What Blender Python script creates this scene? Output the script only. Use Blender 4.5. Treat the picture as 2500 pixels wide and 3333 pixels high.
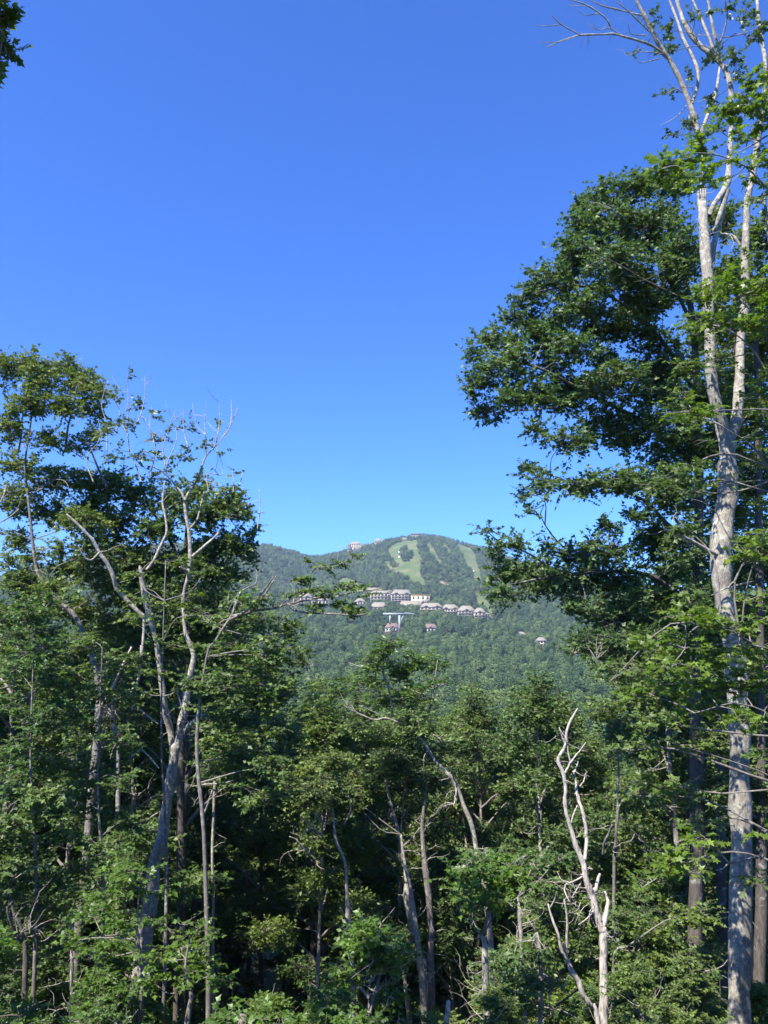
import bpy, math, random
import numpy as np
from mathutils import Vector

for o in list(bpy.data.objects):
    bpy.data.objects.remove(o)
SC = bpy.context.scene
COL = SC.collection
R = math.radians
rng = np.random.default_rng(11)
random.seed(5)

# ------------------------------------------------------------------ camera
F = 2518.0                      # focal length in photograph pixels (2500 x 3333)
CAMZ = 1.7
PITCH = R(9.33)
cam = bpy.data.cameras.new('camera')
camera = bpy.data.objects.new('camera', cam)
COL.objects.link(camera)
cam.sensor_fit = 'VERTICAL'
cam.sensor_height = 24.0
cam.lens = 24.0 * F / 3333.0
cam.clip_start = 0.1
cam.clip_end = 30000
camera.location = (0, 0, CAMZ)
camera.rotation_euler = (R(90) + PITCH, 0, 0)
SC.camera = camera

# ------------------------------------------------------------------ sky, sun, exposure
SUN_EL, SUN_ROT = R(54), R(219)
world = bpy.data.worlds.new("World")
SC.world = world
world.use_nodes = True
wt = world.node_tree
bg = wt.nodes['Background']
sky = wt.nodes.new('ShaderNodeTexSky')
sky.sky_type = 'NISHITA'
sky.sun_disc = False
sky.sun_elevation = SUN_EL
sky.sun_rotation = SUN_ROT
sky.altitude = 900
sky.air_density = 1.0
sky.dust_density = 0.3
sky.ozone_density = 2.5
tint = wt.nodes.new('ShaderNodeMix')
tint.data_type = 'RGBA'
tint.blend_type = 'MULTIPLY'
tint.inputs[0].default_value = 1.0
tint.inputs[7].default_value = (0.375, 0.85, 1.80, 1)
wt.links.new(sky.outputs[0], tint.inputs[6])
wt.links.new(tint.outputs[2], bg.inputs[0])
bg.inputs[1].default_value = 0.0735

sl = bpy.data.lights.new('sun', 'SUN')
sl.energy = 5.0
sl.angle = R(0.5)
sl.color = (1.0, 0.95, 0.87)
sun = bpy.data.objects.new('sun', sl)
COL.objects.link(sun)
sdir = Vector((math.sin(SUN_ROT) * math.cos(SUN_EL), math.cos(SUN_ROT) * math.cos(SUN_EL), math.sin(SUN_EL)))
sun.rotation_euler = sdir.to_track_quat('Z', 'Y').to_euler()
sun.location = (-30, -30, 80)

SC.view_settings.view_transform = 'Standard'
SC.view_settings.look = 'None'
SC.view_settings.gamma = 1
SC.view_settings.use_curve_mapping = False
SC.view_settings.exposure = 1.25
SC.cycles.max_bounces = 6
SC.cycles.diffuse_bounces = 3
SC.cycles.glossy_bounces = 2
SC.cycles.transmission_bounces = 3
SC.cycles.volume_bounces = 0
SC.cycles.use_denoising = True

# ------------------------------------------------------------------ geometry helpers
CP, SP = math.cos(PITCH), math.sin(PITCH)


def ray(px, py):
    """direction through a photograph pixel, scaled so that its forward (y) part is 1"""
    a, b = (px - 1250.0) / F, (1666.5 - py) / F
    d = np.array([a, CP - b * SP, SP + b * CP])
    return d / d[1]


def at(px, py, Y):
    return np.array([0, 0, CAMZ]) + ray(px, py) * Y


def project(P):
    """world points (n,3) -> photograph pixels"""
    P = np.atleast_2d(P)
    q = P - np.array([0, 0, CAMZ])
    f = q[:, 1] * CP + q[:, 2] * SP
    u = -q[:, 1] * SP + q[:, 2] * CP
    return 1250 + F * q[:, 0] / f, 1666.5 - F * u / f


# views used to read positions off the photograph: offset and scale
VIEW = {'D': (0, 0, 1.507), '1': (750, 1650, .6932), '2': (950, 1720, .422), '3': (0, 1080, .5425), '4': (0, 2100, .5573),
        '5': (850, 2050, .5802), '6': (1600, 2100, .5573), '7': (1400, 1000, .6631), '8': (1650, 0, .5124)}


def px(view, x, y):
    ox, oy, s = VIEW[view]
    return ox + x * s, oy + y * s


class MB:
    """collects vertices and faces and links them as one mesh object"""
    def __init__(self):
        self.v, self.f, self.n, self.mi = [], [], 0, []

    def add(self, V, faces, mat=0):
        V = np.asarray(V, float).reshape(-1, 3)
        for f in (faces if isinstance(faces, (list, tuple)) else [faces]):
            f = np.asarray(f, np.int64)
            self.f.append(f + self.n)
            self.mi.append(np.full(len(f), mat))
        self.v.append(V)
        self.n += len(V)

    def box(self, c, s, mat=0, rz=0.0, top=(1, 1)):
        x, y, z = s[0] / 2, s[1] / 2, s[2] / 2
        tx, ty = top
        V = np.array([(-x, -y, -z), (x, -y, -z), (x, y, -z), (-x, y, -z),
                      (-x * tx, -y * ty, z), (x * tx, -y * ty, z), (x * tx, y * ty, z), (-x * tx, y * ty, z)])
        if rz:
            cz, sz = math.cos(rz), math.sin(rz)
            V = V @ np.array([[cz, sz, 0], [-sz, cz, 0], [0, 0, 1]])
        self.add(V + np.array(c), [[(0, 3, 2, 1), (4, 5, 6, 7), (0, 1, 5, 4), (1, 2, 6, 5), (2, 3, 7, 6), (3, 0, 4, 7)]], mat)

    def mesh(self, name, mats, smooth=False):
        me = bpy.data.meshes.new(name)
        if self.n == 0:
            return me
        V = np.concatenate(self.v)
        me.vertices.add(len(V))
        me.vertices.foreach_set('co', V.astype(np.float32).ravel())
        li = np.concatenate([f.ravel() for f in self.f])
        tot = np.concatenate([np.full(len(f), f.shape[1]) for f in self.f])
        st = np.concatenate([[0], np.cumsum(tot)[:-1]])
        me.loops.add(len(li))
        me.loops.foreach_set('vertex_index', li.astype(np.int32))
        me.polygons.add(len(tot))
        me.polygons.foreach_set('loop_start', st.astype(np.int32))
        me.polygons.foreach_set('material_index', np.concatenate(self.mi).astype(np.int32))
        if smooth:
            me.polygons.foreach_set('use_smooth', np.ones(len(tot), bool))
        for m in (mats if isinstance(mats, (list, tuple)) else [mats]):
            me.materials.append(m)
        me.update(calc_edges=True)
        me.validate()
        return me


def link(name, me, parent=None):
    o = bpy.data.objects.new(name, me)
    COL.objects.link(o)
    if parent is not None:
        o.parent = parent
    return o


def tag(o, label=None, cat=None, group=None, kind=None):
    for k, v in (('label', label), ('category', cat), ('group', group), ('kind', kind)):
        if v:
            o[k] = v
    return o


def thing(name, loc, label, cat, group=None, rz=0.0):
    o = bpy.data.objects.new(name, None)
    o.empty_display_size = 0.3
    COL.objects.link(o)
    o.location = loc
    o.rotation_euler = (0, 0, rz)
    return tag(o, label, cat, group)


def norm(a):
    return a / np.maximum(np.linalg.norm(a, axis=-1, keepdims=True), 1e-9)


# ------------------------------------------------------------------ materials
def new_mat(name):
    m = bpy.data.materials.new(name)
    m.use_nodes = True
    nt = m.node_tree
    return m, nt, nt.nodes['Principled BSDF'], nt.nodes['Material Output']


def ramp(nt, src, stops):
    r = nt.nodes.new('ShaderNodeValToRGB')
    el = r.color_ramp.elements
    while len(el) < len(stops):
        el.new(0.5)
    for e, (p, c) in zip(el, stops):
        e.position = p
        e.color = (*c, 1)
    nt.links.new(src, r.inputs[0])
    return r.outputs[0]


def noise(nt, scale, detail=4, rough=0.6, vec=None, dist=0.0):
    n = nt.nodes.new('ShaderNodeTexNoise')
    n.inputs['Scale'].default_value = scale
    n.inputs['Detail'].default_value = detail
    n.inputs['Roughness'].default_value = rough
    n.inputs['Distortion'].default_value = dist
    if vec is not None:
        nt.links.new(vec, n.inputs['Vector'])
    return n.outputs['Fac']


def mixc(nt, fac, a, b, mode='MIX'):
    m = nt.nodes.new('ShaderNodeMix')
    m.data_type = 'RGBA'
    m.blend_type = mode
    for s, v in ((0, fac), (6, a), (7, b)):
        if isinstance(v, (int, float)):
            m.inputs[s].default_value = v
        elif isinstance(v, tuple):
            m.inputs[s].default_value = (*v, 1)
        else:
            nt.links.new(v, m.inputs[s])
    return m.outputs[2]


def geo_pos(nt):
    g = nt.nodes.new('ShaderNodeNewGeometry')
    return g


def leaf_mat(name, dark, mid, light, trans=0.35, rough=0.42, spec=0.5, tcol=None):
    m, nt, bs, out = new_mat(name)
    g = geo_pos(nt)
    # colour from the leaf's own random number and a slow drift through the crown
    c1 = ramp(nt, g.outputs['Random Per Island'], [(0.0, dark), (0.5, mid), (0.92, light), (1.0, tuple(min(1, v * 1.25) for v in light))])
    n = noise(nt, 0.9, 3, 0.6, g.outputs['Position'])
    v = ramp(nt, n, [(0.3, (0.72, 0.78, 0.85)), (0.7, (1.18, 1.12, 0.95))])
    c = mixc(nt, 1.0, c1, v, 'MULTIPLY')
    oi = nt.nodes.new('ShaderNodeObjectInfo')
    ov = ramp(nt, oi.outputs['Random'], [(0.0, (.80, .90, .95)), (.5, (1, 1, 1)), (1.0, (1.22, 1.10, .82))])
    c = mixc(nt, 1.0, c, ov, 'MULTIPLY')
    nt.links.new(c, bs.inputs['Base Color'])
    bs.inputs['Roughness'].default_value = rough
    bs.inputs['Specular IOR Level'].default_value = spec
    t = nt.nodes.new('ShaderNodeBsdfTranslucent')
    tc = mixc(nt, 1.0, c, tcol or (1.25, 1.35, 0.55), 'MULTIPLY')
    nt.links.new(tc, t.inputs[0])
    mx = nt.nodes.new('ShaderNodeMixShader')
    mx.inputs[0].default_value = trans
    nt.links.new(bs.outputs[0], mx.inputs[1])
    nt.links.new(t.outputs[0], mx.inputs[2])
    nt.links.new(mx.outputs[0], out.inputs[0])
    return m


def bark_mat(name, dark, mid, light, lichen=None, lich_amt=0.55, scale=1.0, bump=0.5):
    m, nt, bs, out = new_mat(name)
    tc = nt.nodes.new('ShaderNodeTexCoord')
    mp = nt.nodes.new('ShaderNodeMapping')
    mp.inputs['Scale'].default_value = (1, 1, 0.25)
    nt.links.new(tc.outputs['Object'], mp.inputs[0])
    n1 = noise(nt, 16 * scale, 6, 0.7, mp.outputs[0], 0.6)
    c = ramp(nt, n1, [(0.30, dark), (0.5, mid), (0.72, light)])
    if lichen:
        n2 = noise(nt, 3.2 * scale, 5, 0.65, tc.outputs['Object'], 0.4)
        msk = ramp(nt, n2, [(lich_amt - 0.04, (0, 0, 0)), (lich_amt + 0.03, (1, 1, 1))])
        c = mixc(nt, msk, c, lichen)
    n3 = noise(nt, 1.1, 3, 0.5, tc.outputs['Object'])
    v = ramp(nt, n3, [(0.3, (0.75, 0.73, 0.72)), (0.7, (1.12, 1.1, 1.08))])
    c = mixc(nt, 1.0, c, v, 'MULTIPLY')
    nt.links.new(c, bs.inputs['Base Color'])
    bs.inputs['Roughness'].default_value = 0.9
    bs.inputs['Specular IOR Level'].default_value = 0.2
    b = nt.nodes.new('ShaderNodeBump')
    b.inputs['Strength'].default_value = bump
    b.inputs['Distance'].default_value = 0.03
    nt.links.new(n1, b.inputs['Height'])
    nt.links.new(b.outputs[0], bs.inputs['Normal'])
    return m


def plain_mat(name, c, rough=0.7, var=0.12, scale=0.5, metal=0.0, spec=0.4):
    m, nt, bs, out = new_mat(name)
    g = geo_pos(nt)
    n = noise(nt, scale, 4, 0.6, g.outputs['Position'])
    lo = tuple(v * (1 - var) for v in c)
    hi = tuple(min(1, v * (1 + var)) for v in c)
    nt.links.new(ramp(nt, n, [(0.3, lo), (0.7, hi)]), bs.inputs['Base Color'])
    bs.inputs['Roughness'].default_value = rough
    bs.inputs['Metallic'].default_value = metal
    bs.inputs['Specular IOR Level'].default_value = spec
    return m


M = {}
M['oak'] = leaf_mat('oak_leaves', (.062, .110, .034), (.104, .166, .046), (.156, .216, .064), 0.36, .5, .42)
M['maple'] = leaf_mat('maple_leaves', (.062, .114, .030), (.102, .172, .040), (.150, .220, .058), 0.40, .5, .45)
M['bright'] = leaf_mat('young_and_lit_maple_leaves', (.075, .140, .020), (.108, .188, .028), (.140, .225, .036), 0.45)
M['ash'] = leaf_mat('sparse_leaves', (.055, .100, .036), (.080, .132, .048), (.11, .16, .06), 0.35)
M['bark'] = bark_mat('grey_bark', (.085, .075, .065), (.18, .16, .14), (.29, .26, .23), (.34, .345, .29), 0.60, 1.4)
M['lichen_bark'] = bark_mat('lichen_bark', (.12, .105, .09), (.30, .27, .225), (.42, .385, .33), (.45, .44, .355), 0.54, 3.0, .8)
M['dead'] = bark_mat('bleached_wood', (.10, .09, .08), (.44, .40, .35), (.66, .61, .53), (.20, .18, .155), 0.62, 1.5, 0.7)
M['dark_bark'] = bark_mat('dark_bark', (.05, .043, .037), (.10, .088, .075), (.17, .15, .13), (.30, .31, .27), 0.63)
M['twig'] = bark_mat('twig_bark', (.10, .088, .078), (.20, .18, .16), (.30, .28, .25), None, bump=0.1)
M['rust'] = bark_mat('red_brown_twigs', (.10, .06, .05), (.17, .11, .09), (.26, .19, .16), None, bump=0.1)


# ------------------------------------------------------------------ wood
def catmull(P, n):
    P = np.asarray(P, float)
    if len(P) == 2:
        t = np.linspace(0, 1, n + 1)[:, None]
        return P[0] * (1 - t) + P[1] * t
    Q = np.vstack([2 * P[0] - P[1], P, 2 * P[-1] - P[-2]])
    out = []
    for i in range(len(P) - 1):
        p0, p1, p2, p3 = Q[i:i + 4]
        t = np.linspace(0, 1, n, endpoint=False)[:, None]
        out.append(0.5 * (2 * p1 + (p2 - p0) * t + (2 * p0 - 5 * p1 + 4 * p2 - p3) * t ** 2 + (3 * p1 - p0 - 3 * p2 + p3) * t ** 3))
    out.append(P[-1:])
    return np.vstack(out)


def tube(mb, pts, rad, sides=7, sub=3, wob=0.0, rough=0.06, mat=0, cap=True):
    P = np.asarray(pts, float)
    k = P.shape[1]
    rad = np.broadcast_to(np.asarray(rad, float), (len(P),)) if np.ndim(rad) == 0 or len(np.atleast_1d(rad)) == len(P) else np.linspace(rad[0], rad[-1], len(P))
    A = catmull(np.column_stack([P, rad]), sub) if len(P) > 1 else np.column_stack([P, rad])
    C, r = A[:, :3], np.maximum(A[:, 3], 0.0008)
    if wob:
        w = rng.normal(0, wob, C.shape)
        w[0] = 0
        C = C + w * r[:, None]
    T = norm(np.gradient(C, axis=0))
    mean = norm((C[-1] - C[0])[None])[0]
    ref = np.eye(3)[np.argmin(np.abs(mean))]
    U = norm(np.cross(T, ref))
    W = np.cross(T, U)
    n = len(C)
    a = np.arange(sides) / sides * 2 * np.pi
    swell = 1 + np.convolve(rng.normal(0, .11, n + 2), [.25, .5, .25], 'valid') * (np.arange(n) > 0)
    rr = (r * swell)[:, None] * (1 + rng.normal(0, rough, (n, sides)))
    V = C[:, None] + rr[..., None] * (np.cos(a)[None, :, None] * U[:, None] + np.sin(a)[None, :, None] * W[:, None])
    i = np.arange(n - 1)[:, None] * sides
    j = np.arange(sides)[None]
    jn = (j + 1) % sides
    q = np.stack([i + j, i + jn, i + sides + jn, i + sides + j], -1).reshape(-1, 4)
    V = V.reshape(-1, 3)
    fs = [q]
    if cap:
        V = np.vstack([V, C[-1] + T[-1] * r[-1] * 0.8])
        e = (n - 1) * sides
        fs.append(np.stack([e + np.arange(sides), e + (np.arange(sides) + 1) % sides, np.full(sides, n * sides)], -1))
    mb.add(V, fs, mat)
    return C


def twigs(mb, A, B, r0, r1, mat=0, sag=0.08, rings=4, sides=3):
    """many thin branches at once, from A (n,3) to B (n,3)"""
    n = len(A)
    if n == 0:
        return
    t = np.linspace(0, 1, rings)
    D = B - A
    L = np.linalg.norm(D, axis=1, keepdims=True)
    bend = rng.normal(0, 1, (n, 3)) * L * sag + np.array([0, 0, 1]) * L * sag
    C = A[:, None] + D[:, None] * t[None, :, None] + bend[:, None] * (np.sin(np.pi * t))[None, :, None] + rng.normal(0, .02, (n, rings, 3)) * L[:, None] * (t > 0)[None, :, None]
    T = norm(D)
    ref = np.where(np.abs(T[:, 2:3]) > 0.8, np.array([[1., 0, 0]]), np.array([[0., 0, 1]]))
    U = norm(np.cross(T, ref))
    W = np.cross(T, U)
    r0 = np.broadcast_to(np.asarray(r0, float).reshape(-1, 1), (n, 1))
    r1 = np.broadcast_to(np.asarray(r1, float).reshape(-1, 1), (n, 1))
    r = r0 * (1 - t) + r1 * t
    a = np.arange(sides) / sides * 2 * np.pi
    V = C[:, :, None] + r[..., None, None] * (np.cos(a)[None, None, :, None] * U[:, None, None] + np.sin(a)[None, None, :, None] * W[:, None, None])
    base = (np.arange(n) * rings * sides)[:, None, None]
    i = (np.arange(rings - 1) * sides)[None, :, None]
    j = np.arange(sides)[None, None]
    jn = (j + 1) % sides
    q = np.stack([base + i + j, base + i + jn, base + i + sides + jn, base + i + sides + j], -1).reshape(-1, 4)
    mb.add(V.reshape(-1, 3), q, mat)


# ------------------------------------------------------------------ leaves
# outlines in (along, across, up), unit length
T_KITE = (np.array([(0, 0, 0), (.42, .30, .06), (1, 0, -.05), (.42, -.30, .06)]), [[(0, 1, 2), (0, 2, 3)]])
T_LOBE = (np.array([(0, 0, 0), (.33, .44, .05), (.55, .17, .02), (1, 0, -.08), (.55, -.17, .02), (.33, -.44, .05)]),
          [[(0, 1, 2), (0, 2, 3), (0, 3, 4), (0, 4, 5)]])
T_MAPLE = (np.array([(0, 0, 0), (-.05, .34, -.02), (.30, .18, .03), (.52, .52, -.03), (.58, .16, .03), (1, 0, -.06),
                     (.58, -.16, .03), (.52, -.52, -.03), (.30, -.18, .03), (-.05, -.34, -.02)]),
           [[(0, 1, 2), (2, 3, 4), (4, 5, 6), (6, 7, 8), (8, 9, 0)], [(0, 2, 4, 6), (0, 6, 8, 8)]])
T_MAPLE = (T_MAPLE[0], [[(0, 1, 2), (2, 3, 4), (4, 5, 6), (6, 7, 8), (8, 9, 0), (0, 2, 8)], [(2, 4, 6, 8)]])


def put_leaves(mb, P, A, N, size, tmpl, mat=0):
    V0, F0 = tmpl
    A = norm(A)
    N = norm(N - np.sum(N * A, 1, keepdims=True) * A)
    W = np.cross(N, A)
    k = len(V0)
    V = P[:, None] + size[:, None, None] * (V0[None, :, 0:1] * A[:, None] + V0[None, :, 1:2] * W[:, None] + V0[None, :, 2:3] * N[:, None])
    base = (np.arange(len(P)) * k)[:, None, None]
    mb.add(V.reshape(-1, 3), [(base + np.array(f)[None]).reshape(-1, len(f[0])) for f in F0], mat)


UP = np.array([0, 0, 1.0])
DENS = 3.4


def sprays(mbl, mbt, C, style, leaf, tmpl, n_tw=6, n_lf=8, rad=0.42, thin=1.0):
    """twigs with leaves round the puff centres C (n,3)"""
    n = len(C)
    if n == 0:
        return
    m = n * n_tw
    S = np.repeat(C, n_tw, 0)
    az = rng.uniform(0, 2 * np.pi, m)
    if style == 'flat':
        el = rng.normal(0.05, 0.22, m)
        tilt = np.repeat(rng.normal(0, .18, (n, 2)), n_tw, 0)
        el = el + tilt[:, 0] * np.cos(az) + tilt[:, 1] * np.sin(az)
        upn, sp = .8, 0.58
    elif style == 'up':
        el = rng.normal(0.75, 0.35, m)
        upn, sp = 0.55, 0.75
    else:
        el = rng.normal(0.15, 0.55, m)
        upn, sp = 0.5, 0.75
    D = np.column_stack([np.cos(az) * np.cos(el), np.sin(az) * np.cos(el), np.sin(el)])
    L = rad * rng.uniform(.55, 1.25, m)
    S = S + rng.normal(0, .12 * rad, (m, 3))
    twigs(mbt, S, S + D * L[:, None] * 1.0, 0.006 * thin, 0.0025 * thin, sag=0.0, rings=2)
    t = (np.linspace(.22, 1.0, n_lf)[None] + rng.uniform(-.05, .05, (m, n_lf)))
    side = norm(np.cross(D, UP))
    sg = np.where(np.arange(n_lf) % 2, 1.0, -1.0)
    P = S[:, None] + D[:, None] * (L[:, None] * t)[..., None] + UP * (.06 * np.sin(np.pi * t) * L[:, None])[..., None]
    last = (np.arange(n_lf) == n_lf - 1)[None, :, None]
    A = np.where(last, D[:, None], D[:, None] * .55 + side[:, None] * sg[None, :, None]) + rng.normal(0, .30, (m, n_lf, 3)) + np.array([0, 0, -.22])
    N = UP * upn + rng.normal(0, sp, (m, n_lf, 3))
    sz = leaf * rng.uniform(.5, 1.3, (m, n_lf))
    put_leaves(mbl, P.reshape(-1, 3), A.reshape(-1, 3), N.reshape(-1, 3), sz.ravel(), tmpl)


def puffs_in(c, r, dens, rad):
    """puff centres in an ellipsoid, crowding towards its skin"""
    area = (r[0] * r[2] + r[0] * r[1] + r[1] * r[2]) / 3 * np.pi * 2.2
    n = max(1, int(round(DENS * dens * area / (rad * rad * 3.2))))
    d = norm(rng.normal(0, 1, (n, 3)))
    q = rng.uniform(0.12, 1, n) ** 0.55
    return np.asarray(c) + d * q[:, None] * np.asarray(r)


class Tree:
    """one tree: wood and leaf meshes in world space, moved to the base when built"""
    def __init__(self, leafm='maple', barkm='bark', tmpl=T_LOBE, leaf=.115, style='flat', rad=.45):
        self.trunk, self.limbs, self.twig, self.leaf = MB(), [], MB(), MB()
        self.nodes, self.nr = [], []
        self.lm, self.bm, self.tmpl, self.ls, self.style, self.rad = leafm, barkm, tmpl, leaf, style, rad

    def wood(self, pts, rad, trunk=False, sides=8, wob=0.06, sub=4):
        mb = self.trunk if trunk else MB()
        C = tube(mb, pts, rad, sides, sub, wob, rough=.05)
        if not trunk:
            self.limbs.append(mb)
        self.nodes.append(C)
        return C

    def clump(self, c, r, dens=1.0, rad=None, attach=True, leaf=None, style=None, thin=1.0, n_lf=8, n_tw=6):
        rad = rad or self.rad
        c, r = np.asarray(c, float), np.asarray(r, float)
        Q = puffs_in(c, r, dens, rad)
        q = np.maximum(r - .20 * rad, .5 * r) / r
        Q = c + (Q - c) * q
        if attach and self.nodes:
            Nn = np.concatenate(self.nodes)
            d = np.linalg.norm(Nn - c, axis=1) + 1.2 * np.maximum(0, Nn[:, 2] - c[2] - .1)
            a = Nn[np.argmin(d)]
            L = np.linalg.norm(c - a)
            r0 = np.clip(0.007 + 0.007 * L, .008, .032) * thin
            mid = a + (c - a) * rng.uniform(.4, .65) + UP * (rng.normal(.08, .08) * L) + rng.normal(0, .10 * L, 3)
            C = tube(self.twig, [a, mid, c, c + (c - mid) * .35], [r0, r0 * .75, r0 * .5, r0 * .25], 5, 3, .3)
            hub = C[rng.integers(len(C) // 2, len(C), len(Q))]
            twigs(self.twig, hub, Q, 0.009 * thin, 0.005 * thin, sag=.10)
        sprays(self.leaf, self.twig, Q, style or self.style, leaf or self.ls, self.tmpl, n_tw=n_tw, n_lf=n_lf, rad=rad, thin=thin)

    def sprigs(self, n, L=(.5, 1.6), r=.011, lo=.15):
        """thin bare dead sprigs along the wood"""
        mb = getattr(self, 'dead', None) or MB()
        Nn = np.concatenate(self.nodes)
        z0, z1 = Nn[:, 2].min(), Nn[:, 2].max()
        Nn = Nn[Nn[:, 2] > z0 + lo * (z1 - z0)]
        for a in Nn[rng.integers(0, len(Nn), n)]:
            l = rng.uniform(*L) * .75
            d = norm(rng.normal(0, 1, (1, 3)) * np.array([1, .7, .5]) + np.array([0, -.25, .15]))[0]
            P = [a]
            for k in range(4):
                d = norm((d + rng.normal(0, .38, 3))[None])[0]
                P.append(P[-1] + d * l * .27)
            tube(mb, P, [r, r * .85, r * .65, r * .45, r * .22], 4, 2, .5)
            for k in range(rng.integers(1, 4)):
                b = P[rng.integers(1, 4)]
                v = norm((d + rng.normal(0, .8, 3))[None])[0]
                m_ = b + v * l * .16 + rng.normal(0, .04, 3) * l
                tube(mb, [b, m_, m_ + (v + rng.normal(0, .4, 3)) * l * rng.uniform(.1, .22)], [r * .55, r * .4, r * .2], 3, 2, .4)
        self.dead = mb

    def build(self, name, base, label, cat='tree', group=None, twigm='twig', split=True):
        root = thing(name, base, label, cat, group)
        b = np.asarray(base, float)

        def put(nm, mb, mat, smooth):
            if mb.n == 0:
                return
            mb.v = [v - b for v in mb.v]
            o = link(nm, mb.mesh(nm, mat, smooth), root)
            if 'twigs' in nm:
                o['kind'] = 'stuff'
            return o
        put('trunk', self.trunk, M[self.bm], True)
        for l in self.limbs:
            put('limb', l, M[self.bm], True)
        put('twigs', self.twig, M[twigm], True)
        if getattr(self, 'dead', None):
            put('dead_twigs', self.dead, M['dead'], True)
        put('crown', self.leaf, M[self.lm], False)
        return root


def copy_thing(src, loc, rz, sc, label=None, group=None):
    c = src.copy()
    COL.objects.link(c)
    c.location, c.rotation_euler, c.scale = loc, (0, 0, rz), (sc, sc, sc)
    if label:
        c['label'] = label
    if group:
        c['group'] = group
    for ch in src.children:
        d = ch.copy()
        COL.objects.link(d)
        d.parent = c
    return c


# ------------------------------------------------------------------ terrain
GY = np.array([-120, -30, 0, 5, 10, 15, 25, 40, 60, 150, 400])
GZ = np.array([2.2, 0.6, 0.0, -1.5, -4.1, -7.0, -11.6, -17.8, -23.5, -45, -58.0])
HY = np.array([400, 800, 1300, 1800, 2400, 2800, 3000, 3200, 3600, 4400, 9000])
HG = np.array([0, .045, .15, .345, .66, .90, 1.0, .97, .72, .15, 0.0])
SKYL = [(-2400, 2060), (-600, 1990), (-250, 1930), (80, 1880), (300, 1815), (560, 1775), (800, 1784), (880, 1780), (950, 1800), (1020, 1822), (1100, 1806),
        (1170, 1788), (1250, 1767), (1320, 1752), (1365, 1748), (1430, 1753), (1500, 1773), (1560, 1788), (1620, 1808), (1700, 1838),
        (1800, 1858), (1950, 1905), (2150, 1950), (2500, 1990), (3300, 2040), (5000, 2070)]
HX = np.array([at(a, b, 3000)[0] for a, b in SKYL])
HZ = np.array([at(a, b, 3000)[2] for a, b in SKYL])


def smooth_interp(x, xs, ys):
    w = 0.0
    out = 0.0
    for d, k in ((-1, 1), (0, 2), (1, 1)):
        out = out + k * np.interp(x + d * 14.0, xs, ys)
        w += k
    return out / w


def ground(X, Y):
    X, Y = np.asarray(X, float), np.asarray(Y, float)
    near = np.interp(Y, GY, GZ)
    H = smooth_interp(X, HX, HZ)
    g = np.interp(Y, HY, HG)
    g = g + .0
    far = -58 + (H + 58) * g
    s = np.clip((Y - 600) / 800, 0, 1) * np.clip((3000 - Y) / 500, 0, 1)
    far = far + s * (11 * np.sin(X / 95 + 1.3 + .5 * np.sin(Y / 210)) * np.sin(Y / 170) + 6 * np.sin(X / 47 + Y / 75) + 4 * np.sin(Y / 45 - X / 75))
    z = np.where(Y < 400, near, far)
    bump = .12 * np.sin(X * 1.1 + .5) * np.sin(Y * .9) + .07 * np.sin(X * 2.3 + Y * 1.7)
    return z + np.where(Y < 120, bump * np.clip(Y / 8, 0, 1), 0)


def hit(pxx, pyy, y0=650, y1=3300):
    """where the line of sight through a pixel meets the mountain"""
    Y = np.linspace(y0, y1, 5300)
    d = ray(pxx, pyy)
    gap = CAMZ + d[2] * Y - ground(d[0] * Y, Y)
    k = np.argmax(gap < 0) if (gap < 0).any() else int(np.argmin(gap))
    return np.array([d[0] * Y[k], Y[k], float(ground(d[0] * Y[k], Y[k]))])


def build_ground():
    xs = np.unique(np.concatenate([np.linspace(-3400, -900, 26), np.linspace(-900, -60, 56), np.linspace(-60, 60, 61), np.linspace(60, 900, 56), np.linspace(900, 3400, 26)]))
    ys = np.unique(np.concatenate([np.linspace(-120, -5, 12), np.linspace(-5, 80, 58), np.linspace(80, 600, 30), np.linspace(600, 3300, 150), np.linspace(3300, 5600, 40)]))
    X, Y = np.meshgrid(xs, ys)
    V = np.stack([X, Y, ground(X, Y)], -1).reshape(-1, 3)
    nx, ny = len(xs), len(ys)
    i, j = np.meshgrid(np.arange(nx - 1), np.arange(ny - 1))
    a = (j * nx + i).ravel()
    mb = MB()
    mb.add(V, np.stack([a, a + 1, a + nx + 1, a + nx], -1))
    m, nt, bs, out = new_mat('forest_floor')
    g = geo_pos(nt)
    n1 = noise(nt, 6.0, 6, .7, g.outputs['Position'])
    c1 = ramp(nt, n1, [(.3, (.035, .028, .018)), (.5, (.06, .048, .03)), (.7, (.10, .08, .05))])
    n2 = noise(nt, .5, 5, .65, g.outputs['Position'])
    c2 = mixc(nt, ramp(nt, n2, [(.45, (0, 0, 0)), (.6, (1, 1, 1))]), c1, (.03, .055, .018))
    nt.links.new(c2, bs.inputs['Base Color'])
    bs.inputs['Roughness'].default_value = 1
    bs.inputs['Specular IOR Level'].default_value = .1
    tag(link('ground', mb.mesh('ground', m, True)), kind='structure')


build_ground()

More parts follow.
